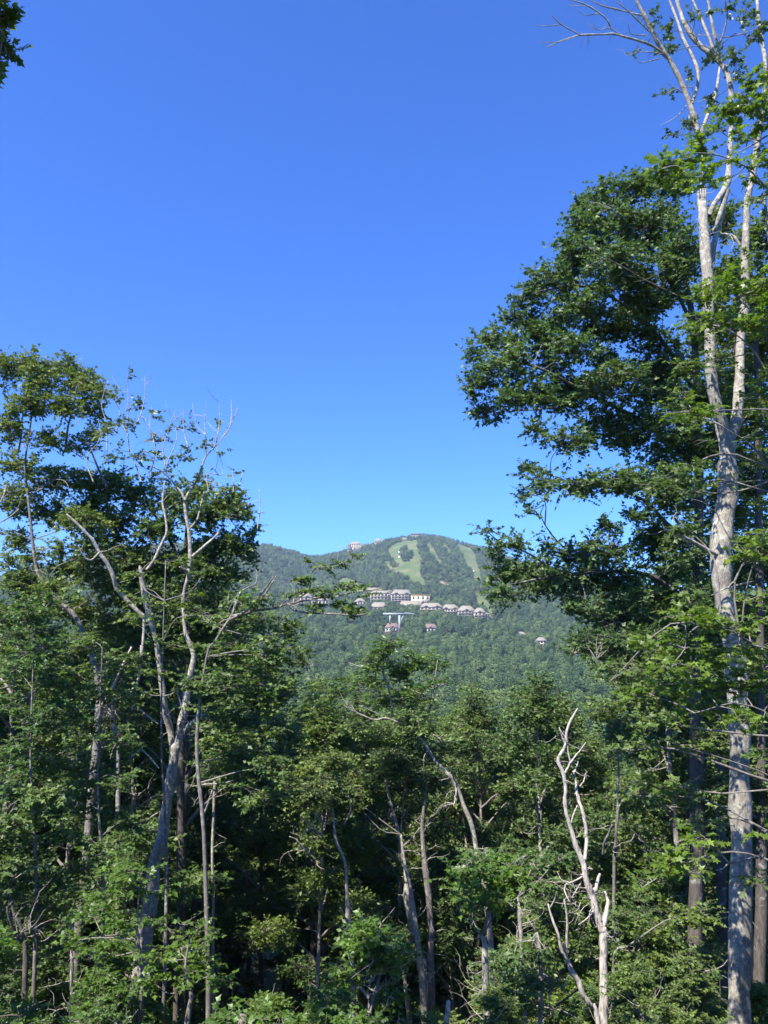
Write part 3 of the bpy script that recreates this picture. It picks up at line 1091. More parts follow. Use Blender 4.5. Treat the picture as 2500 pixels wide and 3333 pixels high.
# --- the pale barked tree at right, broken top, two stems
def tree_broken():
    Y = 15.7
    t = Tree('ash', 'lichen_bark', T_LOBE, .10, 'oak', .35)
    lo = path('6', Y, [(1445, 2212), (1450, 1850), (1458, 1300), (1450, 900), (1446, 500), (1428, 180), (1412, 0)])
    hi = path('7', Y, [(1478, 1620), (1450, 1480), (1430, 1330), (1428, 1180), (1440, 1050), (1462, 900), (1460, 740), (1462, 660)])
    P = rooted(np.vstack([lo, hi]))
    r = np.concatenate([[.235], prad('6', Y, [60, 58, 56, 57, 57, 58, 60]), prad('7', Y, [47, 46, 46, 48, 51, 46, 42, 42])])
    t.wood(P, r, True, 12, .03, 4)
    fork = P[-1]
    a = np.vstack([fork, path('7', (Y, Y - .2), [(1440, 590), (1408, 490), (1385, 370), (1376, 200)]), path('8', (Y - .2, Y), [(1262, 1600), (1248, 1420), (1238, 1290)])])
    t.wood(a, prad('8', Y, [38, 37, 38, 36, 33, 32, 32, 27]), sides=10)
    # splintered top of the broken stem
    for dx, dy, r0 in ((-22, -70, 9), (-8, -120, 8), (10, -60, 9), (24, -95, 7), (2, -45, 11)):
        t.wood(path('8', Y, [(1238 + dx * .7, 1310), (1238 + dx, 1270 + dy * .4), (1240 + dx * 1.05, 1275 + dy)]), prad('8', Y, [r0 + 3, r0, 1.0]), sides=5, wob=.15)
    b = np.vstack([fork, path('7', (Y, Y + .4), [(1490, 600), (1510, 500), (1520, 340), (1524, 150), (1545, 0)]),
                   path('8', (Y + .4, Y + .6), [(1512, 1640), (1516, 1560), (1522, 1400), (1532, 1240), (1562, 1110), (1585, 950), (1600, 810), (1640, 690), (1640, 540), (1642, 400), (1618, 250), (1598, 120), (1588, -20), (1570, -160)])])
    t.wood(b, np.concatenate([prad('8', Y, [34, 33, 32, 30, 28, 27]), prad('8', Y, [27, 26, 25, 26, 26, 22, 20, 17, 15, 14, 14, 13, 11, 6])]), sides=9)
    # the leaning limb held by the stump, and the stripped grey piece hanging from it
    c = path('8', (Y, Y + .3), [(1282, 1370), (1310, 1310), (1370, 1220), (1402, 1150), (1412, 1000), (1424, 840), (1428, 700), (1412, 510), (1380, 425)])
    t.wood(c, prad('8', Y, [20, 19, 20, 22, 20, 18, 18, 19, 20]), sides=8)
    t.wood(path('8', (Y + .3, Y + .6), [(1380, 425), (1330, 370), (1245, 305), (1150, 190), (1102, 85), (1075, -20), (1040, -140)]), prad('8', Y, [20, 20, 19, 17, 14, 12, 7]), sides=7)
    t.wood(path('8', (Y + .3, Y + .1), [(1345, 375), (1330, 270), (1308, 170), (1285, 50), (1270, -60)]), prad('8', Y, [14, 13, 12, 10, 6]), sides=6)
    t.wood(path('8', (Y + .4, Y + .8), [(1310, 310), (1280, 230), (1230, 110), (1180, 0), (1150, -80)]), prad('8', Y, [11, 10, 10, 8, 4]), sides=6)
    t.wood(path('8', (Y + .3, Y - .2), [(1345, 300), (1385, 180), (1400, 80), (1385, 0)]), prad('8', Y, [7, 6, 5, 3]), sides=5)
    t.wood(path('8', Y + .1, [(1400, 1190), (1375, 1290), (1335, 1410), (1292, 1495)]), prad('8', Y, [17, 22, 17, 6]), sides=6)
    t.wood(path('8', Y + .3, [(1305, 1660), (1312, 1560), (1350, 1440), (1385, 1290)]), prad('8', Y, [24, 20, 14, 9]), sides=6)
    # snapped limb with a hook beside the right stem
    t.wood(path('8', Y - .1, [(1500, 1600), (1480, 1560), (1455, 1520), (1440, 1500)]), prad('8', Y, [14, 12, 11, 8]), sides=6)
    t.wood(path('8', Y - .2, [(1440, 1500), (1410, 1488), (1365, 1484)]), prad('8', Y, [6, 5, 3]), sides=5)
    # thin dead boughs low on the trunk
    t.wood(path('7', (Y, Y - .8), [(1470, 1240), (1370, 1195), (1290, 1150), (1215, 1115), (1155, 1090)]), prad('7', Y, [9, 9, 8, 9, 4]), sides=6)
    t.wood(path('6', (Y - .25, Y - .6), [(1440, 1262), (1385, 1268), (1330, 1215), (1275, 1235), (1210, 1258)]), prad('6', Y, [6, 6, 4, 3, 2]), sides=5)
    t.wood(path('6', (Y - .3, Y - .5), [(1385, 1270), (1350, 1305), (1310, 1315)]), prad('6', Y, [5, 4, 2]), sides=5)
    t.wood(path('6', (Y - .3, Y - .5), [(1400, 1268), (1480, 1252), (1560, 1230)]), prad('6', Y, [5, 4, 2]), sides=5)
    t.wood(path('7', (Y - .2, Y - .4), [(1380, 1415), (1440, 1385), (1520, 1362), (1590, 1345)]), prad('7', Y, [2, 4, 4, 3]), sides=5)
    for c_, r_ in (((2320, 330), .22), ((2250, 70), .2), ((2185, 100), .2), ((2320, 180), .25), ((2430, 60), .3), ((2440, 120), .25), ((2395, 180), .3), ((2360, 30), .25), ((2180, 170), .15), ((2290, 215), .2),
                   ((2335, 345), .2), ((2250, 400), .18), ((2320, 410), .25), ((2470, 90), .3), ((2405, 240), .25)):
        p = at(*c_, Y + rng.uniform(-.3, .8))
        t.clump(p, (r_, r_, r_ * .7), .38, rad=.2, n_tw=4, n_lf=6, thin=.9)
    t.sprigs(30, (.4, 1.3), .008, .25)
    root = t.build('broken_tree', base_of(P[0]), 'tall pale barked tree at right, one stem snapped off jagged, thin bare tops', group=None)
    return root


# --- the bare crowned tree whose top rises behind the broken stem
def tree_bare():
    Y = 16.8
    t = Tree('ash', 'lichen_bark', T_LOBE, .10, 'oak', .35)
    P = rooted(np.vstack([path('6', Y, [(1432, 2212), (1446, 1300), (1438, 700)]), path('7', Y, [(1432, 1300), (1440, 950), (1436, 700), (1395, 470)]), path('8', Y, [(1270, 1780), (1255, 1400), (1244, 1150), (1236, 1000), (1216, 880)])]))
    n = len(P)
    t.wood(P, np.concatenate([np.linspace(.11, .075, n - 4), prad('8', Y, [14, 15, 16, 17])]), True, 8, .04)
    f = P[-1]
    t.wood(np.vstack([f, path('8', (Y, Y - .5), [(1200, 790), (1160, 655), (1105, 520), (1042, 395), (992, 325), (950, 250), (900, 160), (868, 90), (820, 0), (790, -80)])]), prad('8', Y, [20, 19, 18, 17, 17, 17, 16, 14, 12, 10, 5]), sides=7)
    t.wood(np.vstack([f, path('8', (Y, Y + .6), [(1240, 830), (1285, 710), (1325, 600), (1345, 480), (1352, 420)])]), prad('8', Y, [18, 15, 14, 13, 10, 6]), sides=7)
    t.wood(path('8', (Y, Y + .5), [(1175, 660), (1205, 570), (1215, 470), (1185, 370), (1125, 255), (1085, 140), (1040, 20), (1010, -60)]), prad('8', Y, [12, 12, 12, 12, 11, 10, 8, 4]), sides=7)
    t.wood(path('8', (Y - .4, Y - 1.6), [(990, 335), (920, 290), (850, 262), (740, 232), (670, 215), (600, 220), (480, 222), (400, 240), (330, 265), (245, 305)]), prad('8', Y, [9, 9, 8, 7, 6, 6, 5, 3.5, 3, 2]), sides=6)
    t.wood(path('8', (Y - 1.3, Y - 1.8), [(470, 225), (405, 190), (340, 152), (280, 92)]), prad('8', Y, [4, 4, 3.5, 2]), sides=5)
    t.wood(path('8', (Y - 1.4, Y - 1.8), [(345, 155), (260, 165), (180, 160)]), prad('8', Y, [3, 2.5, 1.5]), sides=5)
    t.wood(path('8', (Y - 1.4, Y - 1.9), [(430, 235), (320, 268), (205, 270)]), prad('8', Y, [2.5, 2.5, 1.5]), sides=5)
    t.wood(path('8', (Y - .9, Y - 1.4), [(665, 185), (630, 120), (560, 65), (480, 22), (370, -10)]), prad('8', Y, [5, 5, 4.5, 4, 2]), sides=5)
    t.wood(path('8', (Y - .5, Y - 1.2), [(860, 100), (780, 80), (700, 60), (600, 35), (520, -5)]), prad('8', Y, [6, 5, 5, 4, 2]), sides=5)
    t.wood(path('8', (Y - .5, Y - 1.0), [(905, 200), (830, 130), (760, 60), (690, 10)]), prad('8', Y, [6, 5, 4, 3]), sides=5)
    for pts in ([(740, 232), (650, 180), (580, 190), (510, 150)], [(880, 225), (790, 215), (770, 150)], [(985, 345), (900, 330), (840, 330), (755, 352)], [(970, 370), (900, 390), (840, 395), (780, 340)],
                [(1140, 670), (1090, 730), (1030, 770), (975, 795)], [(1160, 720), (1150, 770), (1100, 785)], [(1165, 650), (1180, 560), (1120, 555), (1060, 570), (1010, 600)],
                [(1115, 590), (1070, 560), (1010, 520)], [(1320, 600), (1240, 640), (1195, 650)], [(1290, 600), (1270, 680), (1225, 680)], [(590, 85), (500, 95), (440, 60)], [(560, 65), (520, 40), (370, 34)]):
        t.wood(path('8', (Y - .4, Y - .9), pts), prad('8', Y, np.linspace(4, 1.6, len(pts))), sides=5)
    # fine bare twigs
    A = path('8', Y - .9, [(rng.uniform(420, 1000), rng.uniform(-20, 330)) for _ in range(46)])
    Nn = np.concatenate(t.nodes)
    for q in A:
        a = Nn[np.argmin(np.linalg.norm(Nn - q, axis=1) + rng.uniform(0, .2))]
        if np.linalg.norm(q - a) < 1.3:
            twigs(t.twig, a[None], q[None], .006, .003, sag=.12)
    for c_, r_ in (((2135, 70), .18), ((2175, 130), .2), ((2160, 165), .22), ((2070, 175), .15), ((2180, 300), .18), ((2230, 245), .2), ((2245, 420), .25), ((2190, 440), .2), ((2130, 55), .15)):
        p = at(*c_, Y + rng.uniform(-.6, .4))
        t.clump(p, (r_, r_, r_ * .7), .34, rad=.2, n_tw=4, n_lf=5, thin=.8)
    return t.build('bare_topped_tree', base_of(P[0]), 'nearly leafless tree rising behind the snapped stem, bare boughs reaching left', cat='tree')


# --- the big dark oak at right that leans out over the view
def tree_oak():
    Y = 19.5
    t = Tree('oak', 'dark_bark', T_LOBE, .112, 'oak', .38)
    P = rooted(Dp_path(Y + 1.5, [(1500, 2150), (1505, 1800), (1503, 1400), (1510, 1100), (1506, 850), (1490, 650), (1440, 480)]))
    t.wood(P, np.linspace(.22, .06, len(P)), True, 9, .05)
    for pts, r0 in (([(1508, 1330), (1420, 1250), (1330, 1235), (1200, 1245), (1090, 1265)], .07), ([(1508, 1180), (1440, 1130), (1390, 1080), (1300, 1050), (1190, 1050)], .06),
                    ([(1508, 1020), (1420, 930), (1270, 850), (1150, 790), (1050, 780)], .08), ([(1505, 850), (1400, 700), (1270, 620), (1160, 630)], .07), ([(1495, 700), (1420, 560), (1320, 450)], .06),
                    ([(1330, 1235), (1270, 1200), (1215, 1180), (1170, 1120), (1175, 1090)], .035), ([(1210, 1248), (1150, 1200), (1080, 1170), (1050, 1145)], .035), ([(1270, 850), (1190, 880), (1080, 890)], .035)):
        t.wood(Dp_path((Y + 1.3, Y - .8), pts), np.linspace(r0, r0 * .25, len(pts)), sides=7, wob=.1)
    data = [(1440, 400, 80, 50), (1350, 415, 75, 42), (1275, 440, 40, 40), (1295, 490, 70, 50), (1400, 490, 90, 60), (1240, 550, 60, 45), (1330, 580, 90, 60), (1190, 605, 50, 38), (1145, 640, 48, 35),
            (1260, 660, 80, 50), (1400, 640, 90, 60), (1470, 560, 70, 80), (1110, 690, 32, 26), (1062, 735, 46, 28), (1022, 775, 30, 22), (1020, 835, 34, 26), (1050, 810, 40, 35), (1100, 780, 55, 45),
            (1050, 895, 38, 36), (1170, 735, 65, 45), (1240, 760, 60, 45), (1330, 720, 70, 45), (1110, 860, 45, 34), (1170, 855, 55, 40), (1235, 860, 70, 50), (1330, 830, 90, 60), (1430, 780, 80, 70),
            (1310, 920, 80, 45), (1220, 955, 60, 30), (1410, 930, 90, 60), (1165, 930, 30, 22),
            (1140, 1012, 34, 20, .7), (1190, 1045, 55, 28, .8), (1135, 1065, 26, 18, .6), (1265, 1050, 65, 32), (1350, 1040, 80, 42), (1440, 1060, 80, 60), (1140, 1105, 30, 15, .6),
            (1050, 1145, 20, 14, .8), (1062, 1178, 22, 20, .8), (1110, 1180, 42, 26, .8), (1072, 1240, 34, 34), (1130, 1225, 40, 28), (1088, 1288, 40, 24), (1158, 1268, 45, 24), (1190, 1190, 35, 22, .7),
            (1245, 1205, 55, 28), (1320, 1185, 60, 32), (1310, 1135, 42, 20, .7), (1205, 1250, 65, 28), (1285, 1260, 65, 35), (1350, 1250, 60, 40), (1420, 1180, 70, 55),
            (1265, 1315, 55, 32), (1340, 1340, 80, 45), (1310, 1400, 85, 36), (1262, 1395, 45, 28), (1430, 1300, 70, 60), (1400, 1400, 70, 45), (1480, 1180, 50, 60), (1500, 950, 50, 70), (1510, 1300, 50, 60)]
    clumps(t, data, Y, 1.5, 1.6)
    # the leafy mass between the outer sprays
    fill = [(1340, 470), (1290, 540), (1370, 545), (1440, 470), (1440, 560), (1300, 620), (1220, 610), (1380, 610), (1350, 680), (1210, 690), (1150, 700), (1280, 710), (1100, 740), (1180, 790), (1300, 780), (1400, 720), (1120, 820), (1210, 820), (1280, 840), (1380, 850), (1450, 860),
            (1340, 960), (1420, 1000), (1300, 1220), (1380, 1120), (1380, 1300), (1230, 1280), (1320, 1390), (1400, 1360), (1170, 1220), (1110, 1240), (1250, 480), (1240, 580)]
    clumps(t, [(a, b, 40, 30) for a, b in fill], Y + .7, 1.2, 1.3)
    t.wood(path('8', (Y - 2.2, Y - 1.4), [(470, 1480), (490, 1550), (560, 1600), (650, 1650), (760, 1710), (850, 1765), (960, 1820), (1100, 1885)]), prad('8', Y - 2, [2, 3, 4, 5, 6, 6, 6, 7]), sides=5)
    t.wood(path('8', (Y - 2, Y - 1.6), [(640, 1640), (580, 1660), (480, 1710)]), prad('8', Y - 2, [3, 2.5, 1.5]), sides=5)
    t.wood(path('8', (Y - 2, Y - 1.6), [(1000, 1700), (900, 1770), (800, 1790)]), prad('8', Y - 2, [2.5, 2.5, 1.5]), sides=5)
    return t.build('oak_tree', base_of(P[0]), 'large dark green oak at right leaning its crown out against the sky')


def Dp_path(Y, pts):
    return path('D', Y, pts)


# --- the leafy tree filling the right edge behind the pale trunk
def tree_right():
    Y = 21.0
    t = Tree('oak', 'dark_bark', T_LOBE, .12, 'flat', .45)
    P = rooted(Dp_path(Y, [(1640, 2200), (1645, 1700), (1640, 1200), (1635, 800), (1620, 560)]))
    t.wood(P, np.linspace(.2, .04, len(P)), True, 8, .05)
    data = [(1560, 470, 45, 55), (1625, 520, 50, 60), (1580, 600, 65, 55), (1645, 640, 50, 60), (1560, 700, 70, 55), (1640, 750, 60, 60), (1600, 830, 70, 55), (1530, 860, 50, 50), (1640, 900, 60, 60),
            (1560, 960, 60, 50), (1645, 1030, 50, 60), (1580, 1080, 50, 45), (1640, 1180, 50, 55), (1560, 1180, 40, 35), (1570, 1290, 70, 45), (1645, 1330, 60, 55), (1490, 1390, 70, 45), (1600, 1440, 70, 50),
            (1640, 1550, 60, 60), (1560, 1600, 60, 50), (1500, 1500, 60, 45), (1640, 1700, 60, 60), (1560, 1720, 60, 50)]
    clumps(t, data, Y, 1.5, 2.0)
    return t.build('leafy_tree', base_of(P[0]), 'dense leafy tree filling the right edge behind the pale forked trunk')


# --- sunlit maple whose boughs reach in from beyond the right edge
def tree_maple_near():
    Y = 12.0
    t = Tree('bright', 'bark', T_MAPLE, .105, 'flat', .36)
    P = rooted(Dp_path(Y + .6, [(1790, 2200), (1780, 1500), (1770, 900), (1760, 350), (1745, 60)]))
    t.wood(P, np.linspace(.16, .03, len(P)), True, 8, .04)
    for pts in ([(1770, 700), (1700, 480), (1610, 360), (1500, 330), (1430, 365)], [(1765, 480), (1700, 330), (1640, 240), (1600, 200)], [(1772, 1000), (1690, 760), (1590, 640), (1540, 610)],
                [(1778, 1500), (1700, 1420), (1600, 1390), (1480, 1400)], [(1780, 1700), (1700, 1570), (1600, 1520), (1500, 1540)], [(1785, 2000), (1700, 1880), (1580, 1840), (1470, 1870), (1390, 1915)]):
        t.wood(Dp_path((Y + .5, Y - .3), pts), np.linspace(.022, .006, len(pts)), sides=6, wob=.2)
    t.wood(path('8', (Y + .4, Y - .2), [(1760, 800), (1640, 870), (1560, 920), (1460, 970)]), [.022, .018, .014, .006], sides=6)
    data = [(1600, 240, 38, 40), (1625, 195, 36, 34), (1650, 160, 25, 25), (1640, 270, 30, 30), (1590, 285, 25, 18), (1470, 345, 55, 20), (1525, 320, 45, 22), (1450, 370, 35, 18), (1560, 345, 28, 15), (1490, 385, 50, 25, .8), (1535, 400, 30, 22, .7), (1640, 350, 30, 22), (1655, 310, 18, 18), (1620, 390, 25, 18, .7),
            (1610, 640, 55, 24), (1650, 610, 25, 25), (1560, 620, 45, 18), (1590, 690, 50, 20), (1645, 720, 30, 24), (1520, 690, 40, 14), (1630, 860, 35, 20), (1500, 890, 45, 20), (1645, 1165, 28, 24), (1630, 1210, 35, 18),
            (1560, 1355, 75, 20), (1480, 1385, 60, 18), (1640, 1340, 30, 22), (1430, 1400, 40, 14), (1590, 1410, 60, 18), (1600, 1490, 65, 24), (1530, 1535, 60, 16), (1645, 1560, 30, 18), (1630, 1450, 40, 18), (1450, 1440, 50, 18), (1500, 1480, 50, 18), (1530, 1430, 50, 16), (1410, 1400, 40, 16), (1470, 1330, 45, 18), (1595, 1555, 40, 12), (1400, 1500, 45, 16),
            (1530, 1815, 45, 12), (1645, 1800, 22, 20), (1480, 1855, 50, 14), (1410, 1905, 50, 13), (1500, 1880, 45, 12)]
    data += [(1720, y, 60, 40, .5) for y in range(120, 1950, 170)] + [(1800, y, 70, 50, .5) for y in range(60, 1900, 190)] + [(1745, 40, 70, 50, .6)]
    clumps(t, data, Y, .45, 1.0, deep=1.0)
    return t.build('maple_tree', base_of(P[0]), 'sunlit bright green maple with boughs reaching in from the right edge')


# --- the grey forked tree at left
def tree_forked():
    Y = 24.0
    t = Tree('ash', 'lichen_bark', T_LOBE, .13, 'up', .42)
    P = rooted(path('4', Y, [(845, 1720), (868, 1560), (885, 1430), (900, 1290), (925, 1200), (948, 1120), (962, 1010), (982, 880), (996, 770), (1015, 660), (1026, 585)]))
    r = np.concatenate([[.27], prad('4', Y, [52, 48, 42, 36, 34, 32, 31, 30, 28, 28, 30])])
    t.wood(P, r, True, 11, .03, 4)
    f = P[-1]
    t.wood(np.vstack([f - [.05, 0, .1], path('4', (Y, Y - .3), [(992, 490), (968, 390), (948, 260)]), path('3', (Y - .3, Y - .6), [(945, 1900), (912, 1760), (882, 1640), (858, 1530), (846, 1440), (838, 1405)])]), prad('3', Y, [19, 20, 20, 19, 17, 18, 18, 17, 14, 5]), sides=9)
    t.wood(np.vstack([f + [.05, 0, -.1], path('4', (Y, Y + .2), [(1058, 470), (1080, 350), (1104, 200), (1130, 60)]), path('3', (Y + .2, Y + .3), [(1112, 1800), (1102, 1680), (1100, 1580), (1128, 1470), (1142, 1350), (1135, 1210), (1116, 1100), (1112, 1010), (1150, 940), (1195, 860), (1235, 750), (1300, 680), (1350, 610), (1390, 520), (1440, 490)])]),
           np.concatenate([prad('3', Y, [24, 24, 22, 19, 15]), prad('3', Y, [12, 11, 11, 12, 12, 12, 11, 10, 8, 6, 4.5, 3.5, 2.8, 2, 1.3])]), sides=9)
    t.wood(path('3', (Y - .4, Y - 1.4), [(870, 1720), (800, 1650), (735, 1580), (695, 1530), (685, 1480), (650, 1400), (600, 1330), (565, 1260), (520, 1210), (460, 1150), (400, 1095)]), prad('3', Y, [14, 14, 14, 13, 13, 12, 11, 10, 9, 8, 5]), sides=7)
    t.wood(path('3', (Y - 1.3, Y - 1.6), [(600, 1320), (545, 1370), (500, 1340), (470, 1280)]), prad('3', Y, [6, 6, 5, 3]), sides=5)
    t.wood(path('3', (Y - .5, Y), [(880, 1430), (930, 1360), (965, 1280), (1000, 1200), (990, 1100), (975, 1020), (990, 900)]), prad('3', Y, [9, 9, 9, 8, 7, 6, 4]), sides=6)
    t.wood(path('3', (Y + .2, Y - .2), [(1128, 1440), (1100, 1425), (1078, 1412)]), prad('3', Y, [8, 8, 5]), sides=6)
    t.wood(path('3', (Y + .2, Y + 1), [(1150, 1350), (1220, 1290), (1290, 1230), (1330, 1180)]), prad('3', Y, [8, 8, 7, 4]), sides=6)
    t.wood(path('3', (Y + .2, Y + .8), [(1130, 1190), (1180, 1130), (1200, 1060), (1225, 960)]), prad('3', Y, [6, 5, 5, 3]), sides=6)
    t.wood(path('3', (Y, Y), [(1112, 1010), (1085, 960), (1050, 920)]), prad('3', Y, [9, 8, 6]), sides=6)
    t.wood(path('3', (Y, Y - .6), [(1060, 930), (1000, 860), (940, 820), (880, 800)]), prad('3', Y, [6, 5, 4, 2]), sides=5)
    t.wood(path('4', (Y - .1, Y - .7), [(1078, 500), (1130, 450), (1205, 388)]), prad('4', Y, [12, 11, 8]), sides=6)
    t.wood(path('4', (Y - .1, Y - .6), [(1045, 470), (1070, 410), (1035, 280), (1015, 250)]), prad('4', Y, [7, 6, 5, 3]), sides=5)
    # whip shoots against the sky
    for pts in ([(1240, 740), (1235, 640), (1228, 540), (1240, 430)], [(1290, 690), (1310, 600), (1318, 500), (1312, 420)], [(1235, 620), (1180, 560), (1155, 430)], [(1350, 620), (1385, 560), (1425, 455)], [(1385, 560), (1390, 480), (1388, 405)],
                [(1130, 690), (1105, 600), (1100, 470)], [(1000, 840), (980, 700), (1020, 560), (1060, 450)], [(780, 720), (765, 600), (770, 470), (765, 250)], [(770, 620), (735, 540), (770, 420)], [(800, 600), (850, 480), (870, 370), (868, 270)],
                [(640, 720), (640, 560), (610, 430), (650, 290)], [(690, 620), (720, 520), (700, 400)], [(1250, 960), (1245, 850), (1330, 860), (1335, 790)], [(1400, 960), (1400, 840)], [(1440, 920), (1460, 820)], [(1545, 1180), (1560, 1040), (1555, 940)], [(1550, 1090), (1590, 1080)],
                [(850, 900), (800, 760), (780, 700)], [(900, 880), (930, 700), (900, 560), (910, 450)], [(1000, 800), (1060, 650), (1050, 560)], [(560, 900), (520, 760), (600, 640), (590, 520)]):
        t.wood(path('3', (Y - .2, Y + .1), pts), prad('3', Y, np.linspace(4.2, 1.5, len(pts))), sides=5, wob=.2)
    thin = [(250, 862, 30, 22), (290, 872, 24, 20), (275, 915, 34, 28), (330, 900, 22, 18), (350, 945, 34, 26), (312, 985, 38, 26), (402, 925, 26, 18), (392, 985, 32, 26), (440, 960, 18, 18), (425, 1035, 32, 26), (478, 985, 14, 20), (470, 905, 14, 10), (352, 1035, 42, 28), (230, 930, 25, 25), (240, 985, 30, 24), (276, 812, 8, 6), (510, 1025, 8, 6), (515, 1055, 18, 14)]
    clumps(t, thin, Y, .6, .34, rad=.3, n_tw=4, n_lf=6, thin=.9, style='oak')
    t.sprigs(60, (.4, 1.4), .010, .2)
    return t.build('forked_tree', base_of(P[0]), 'grey forked tree at left with crooked pale limbs and a thin wispy crown')


def tree_left_back():
    Y = 27.0
    t = Tree('oak', 'dark_bark', T_LOBE, .14, 'oak', .46)
    P = rooted(Dp_path(Y + 1, [(395, 2100), (390, 1800), (392, 1500), (400, 1250), (405, 1080)]))
    t.wood(P, np.linspace(.2, .05, len(P)), True, 8, .06)
    for pts in ([(395, 1400), (460, 1250), (520, 1150)], [(395, 1450), (300, 1280), (220, 1180)], [(400, 1230), (340, 1120), (300, 1080)]):
        t.wood(Dp_path((Y + 1, Y), pts), np.linspace(.07, .02, len(pts)), sides=6)
    data = [(500, 1070, 28, 26), (468, 1100, 42, 34), (520, 1110, 34, 30), (540, 1165, 14, 34), (430, 1120, 50, 38), (370, 1090, 50, 40), (300, 1080, 50, 40), (240, 1050, 50, 40), (190, 1090, 40, 34), (150, 1230, 40, 30), (210, 1120, 44, 36), (330, 1150, 60, 40), (460, 1180, 60, 40), (512, 1175, 32, 36), (400, 1225, 60, 36), (480, 1235, 50, 30),
            (262, 1130, 45, 30), (230, 1180, 50, 34), (270, 1210, 60, 36), (340, 1220, 60, 40), (250, 1290, 60, 36), (330, 1380, 60, 40), (260, 1350, 60, 36), (450, 1420, 60, 40), (540, 1210, 12, 26), (420, 1060, 40, 26), (350, 1290, 70, 40), (440, 1300, 70, 40), (300, 1250, 50, 40), (400, 1370, 80, 45), (500, 1330, 50, 50), (520, 1250, 22, 24)]
    clumps(t, data, Y, 1.0, 1.7)
    return t.build('dark_tree', base_of(P[0]), 'dark rounded tree behind the forked tree, its edge against the hills')


def tree_left_edge():
    Y = 25.5
    t = Tree('oak', 'bark', T_LOBE, .122, 'oak', .42)
    P = rooted(np.vstack([Dp_path(Y, [(160, 2120), (190, 1800), (215, 1500)]), path('3', Y, [(490, 1780), (385, 1640), (310, 1565), (240, 1470), (212, 1390), (195, 1250), (170, 1000), (150, 800), (190, 500), (200, 300)])]))
    t.wood(P, np.concatenate([[.15, .15, .14, .13], prad('3', Y, [14, 14, 13, 11, 10, 9, 8, 7, 5, 3])]), True, 8, .05)
    for pts, r in (([(330, 880), (270, 920), (215, 965)], 7), ([(110, 1070), (60, 1110), (0, 1145)], 7), ([(40, 920), (15, 1000), (-30, 1060)], 8), ([(300, 1610), (285, 1570), (240, 1530)], 12), ([(215, 1440), (150, 1420), (105, 1395)], 6),
                   ([(390, 720), (410, 560), (440, 450), (460, 330)], 7), ([(110, 720), (130, 600), (140, 420)], 7), ([(640, 930), (590, 820), (540, 700), (500, 660)], 8)):
        t.wood(path('3', (Y, Y - .8), pts), prad('3', Y, np.linspace(r, r * .4, len(pts))), sides=6)
    data = [(10, 800, 40, 40), (62, 785, 50, 28), (80, 815, 55, 35), (140, 790, 34, 28), (150, 825, 50, 34), (192, 830, 36, 32), (215, 850, 24, 22), (60, 870, 60, 40), (130, 875, 55, 36), (195, 885, 40, 34), (20, 920, 40, 45), (100, 950, 55, 32, .7), (180, 955, 50, 36, .6), (220, 930, 24, 24, .6), (40, 1010, 55, 32),
            (120, 1040, 60, 36), (40, 1080, 60, 45), (190, 1040, 50, 32), (120, 1110, 60, 36), (30, 1165, 40, 28), (20, 1215, 25, 20), (180, 1130, 60, 36), (190, 1200, 50, 40), (130, 1190, 30, 26), (220, 1250, 60, 40), (120, 1270, 50, 24), (170, 1320, 60, 40)]
    clumps(t, data, Y, 1.2, 1.5)
    t.sprigs(40, (.4, 1.4), .010, .2)
    return t.build('leafy_tree', base_of(P[0]), 'tall leafy tree at the left edge with a full rounded top')


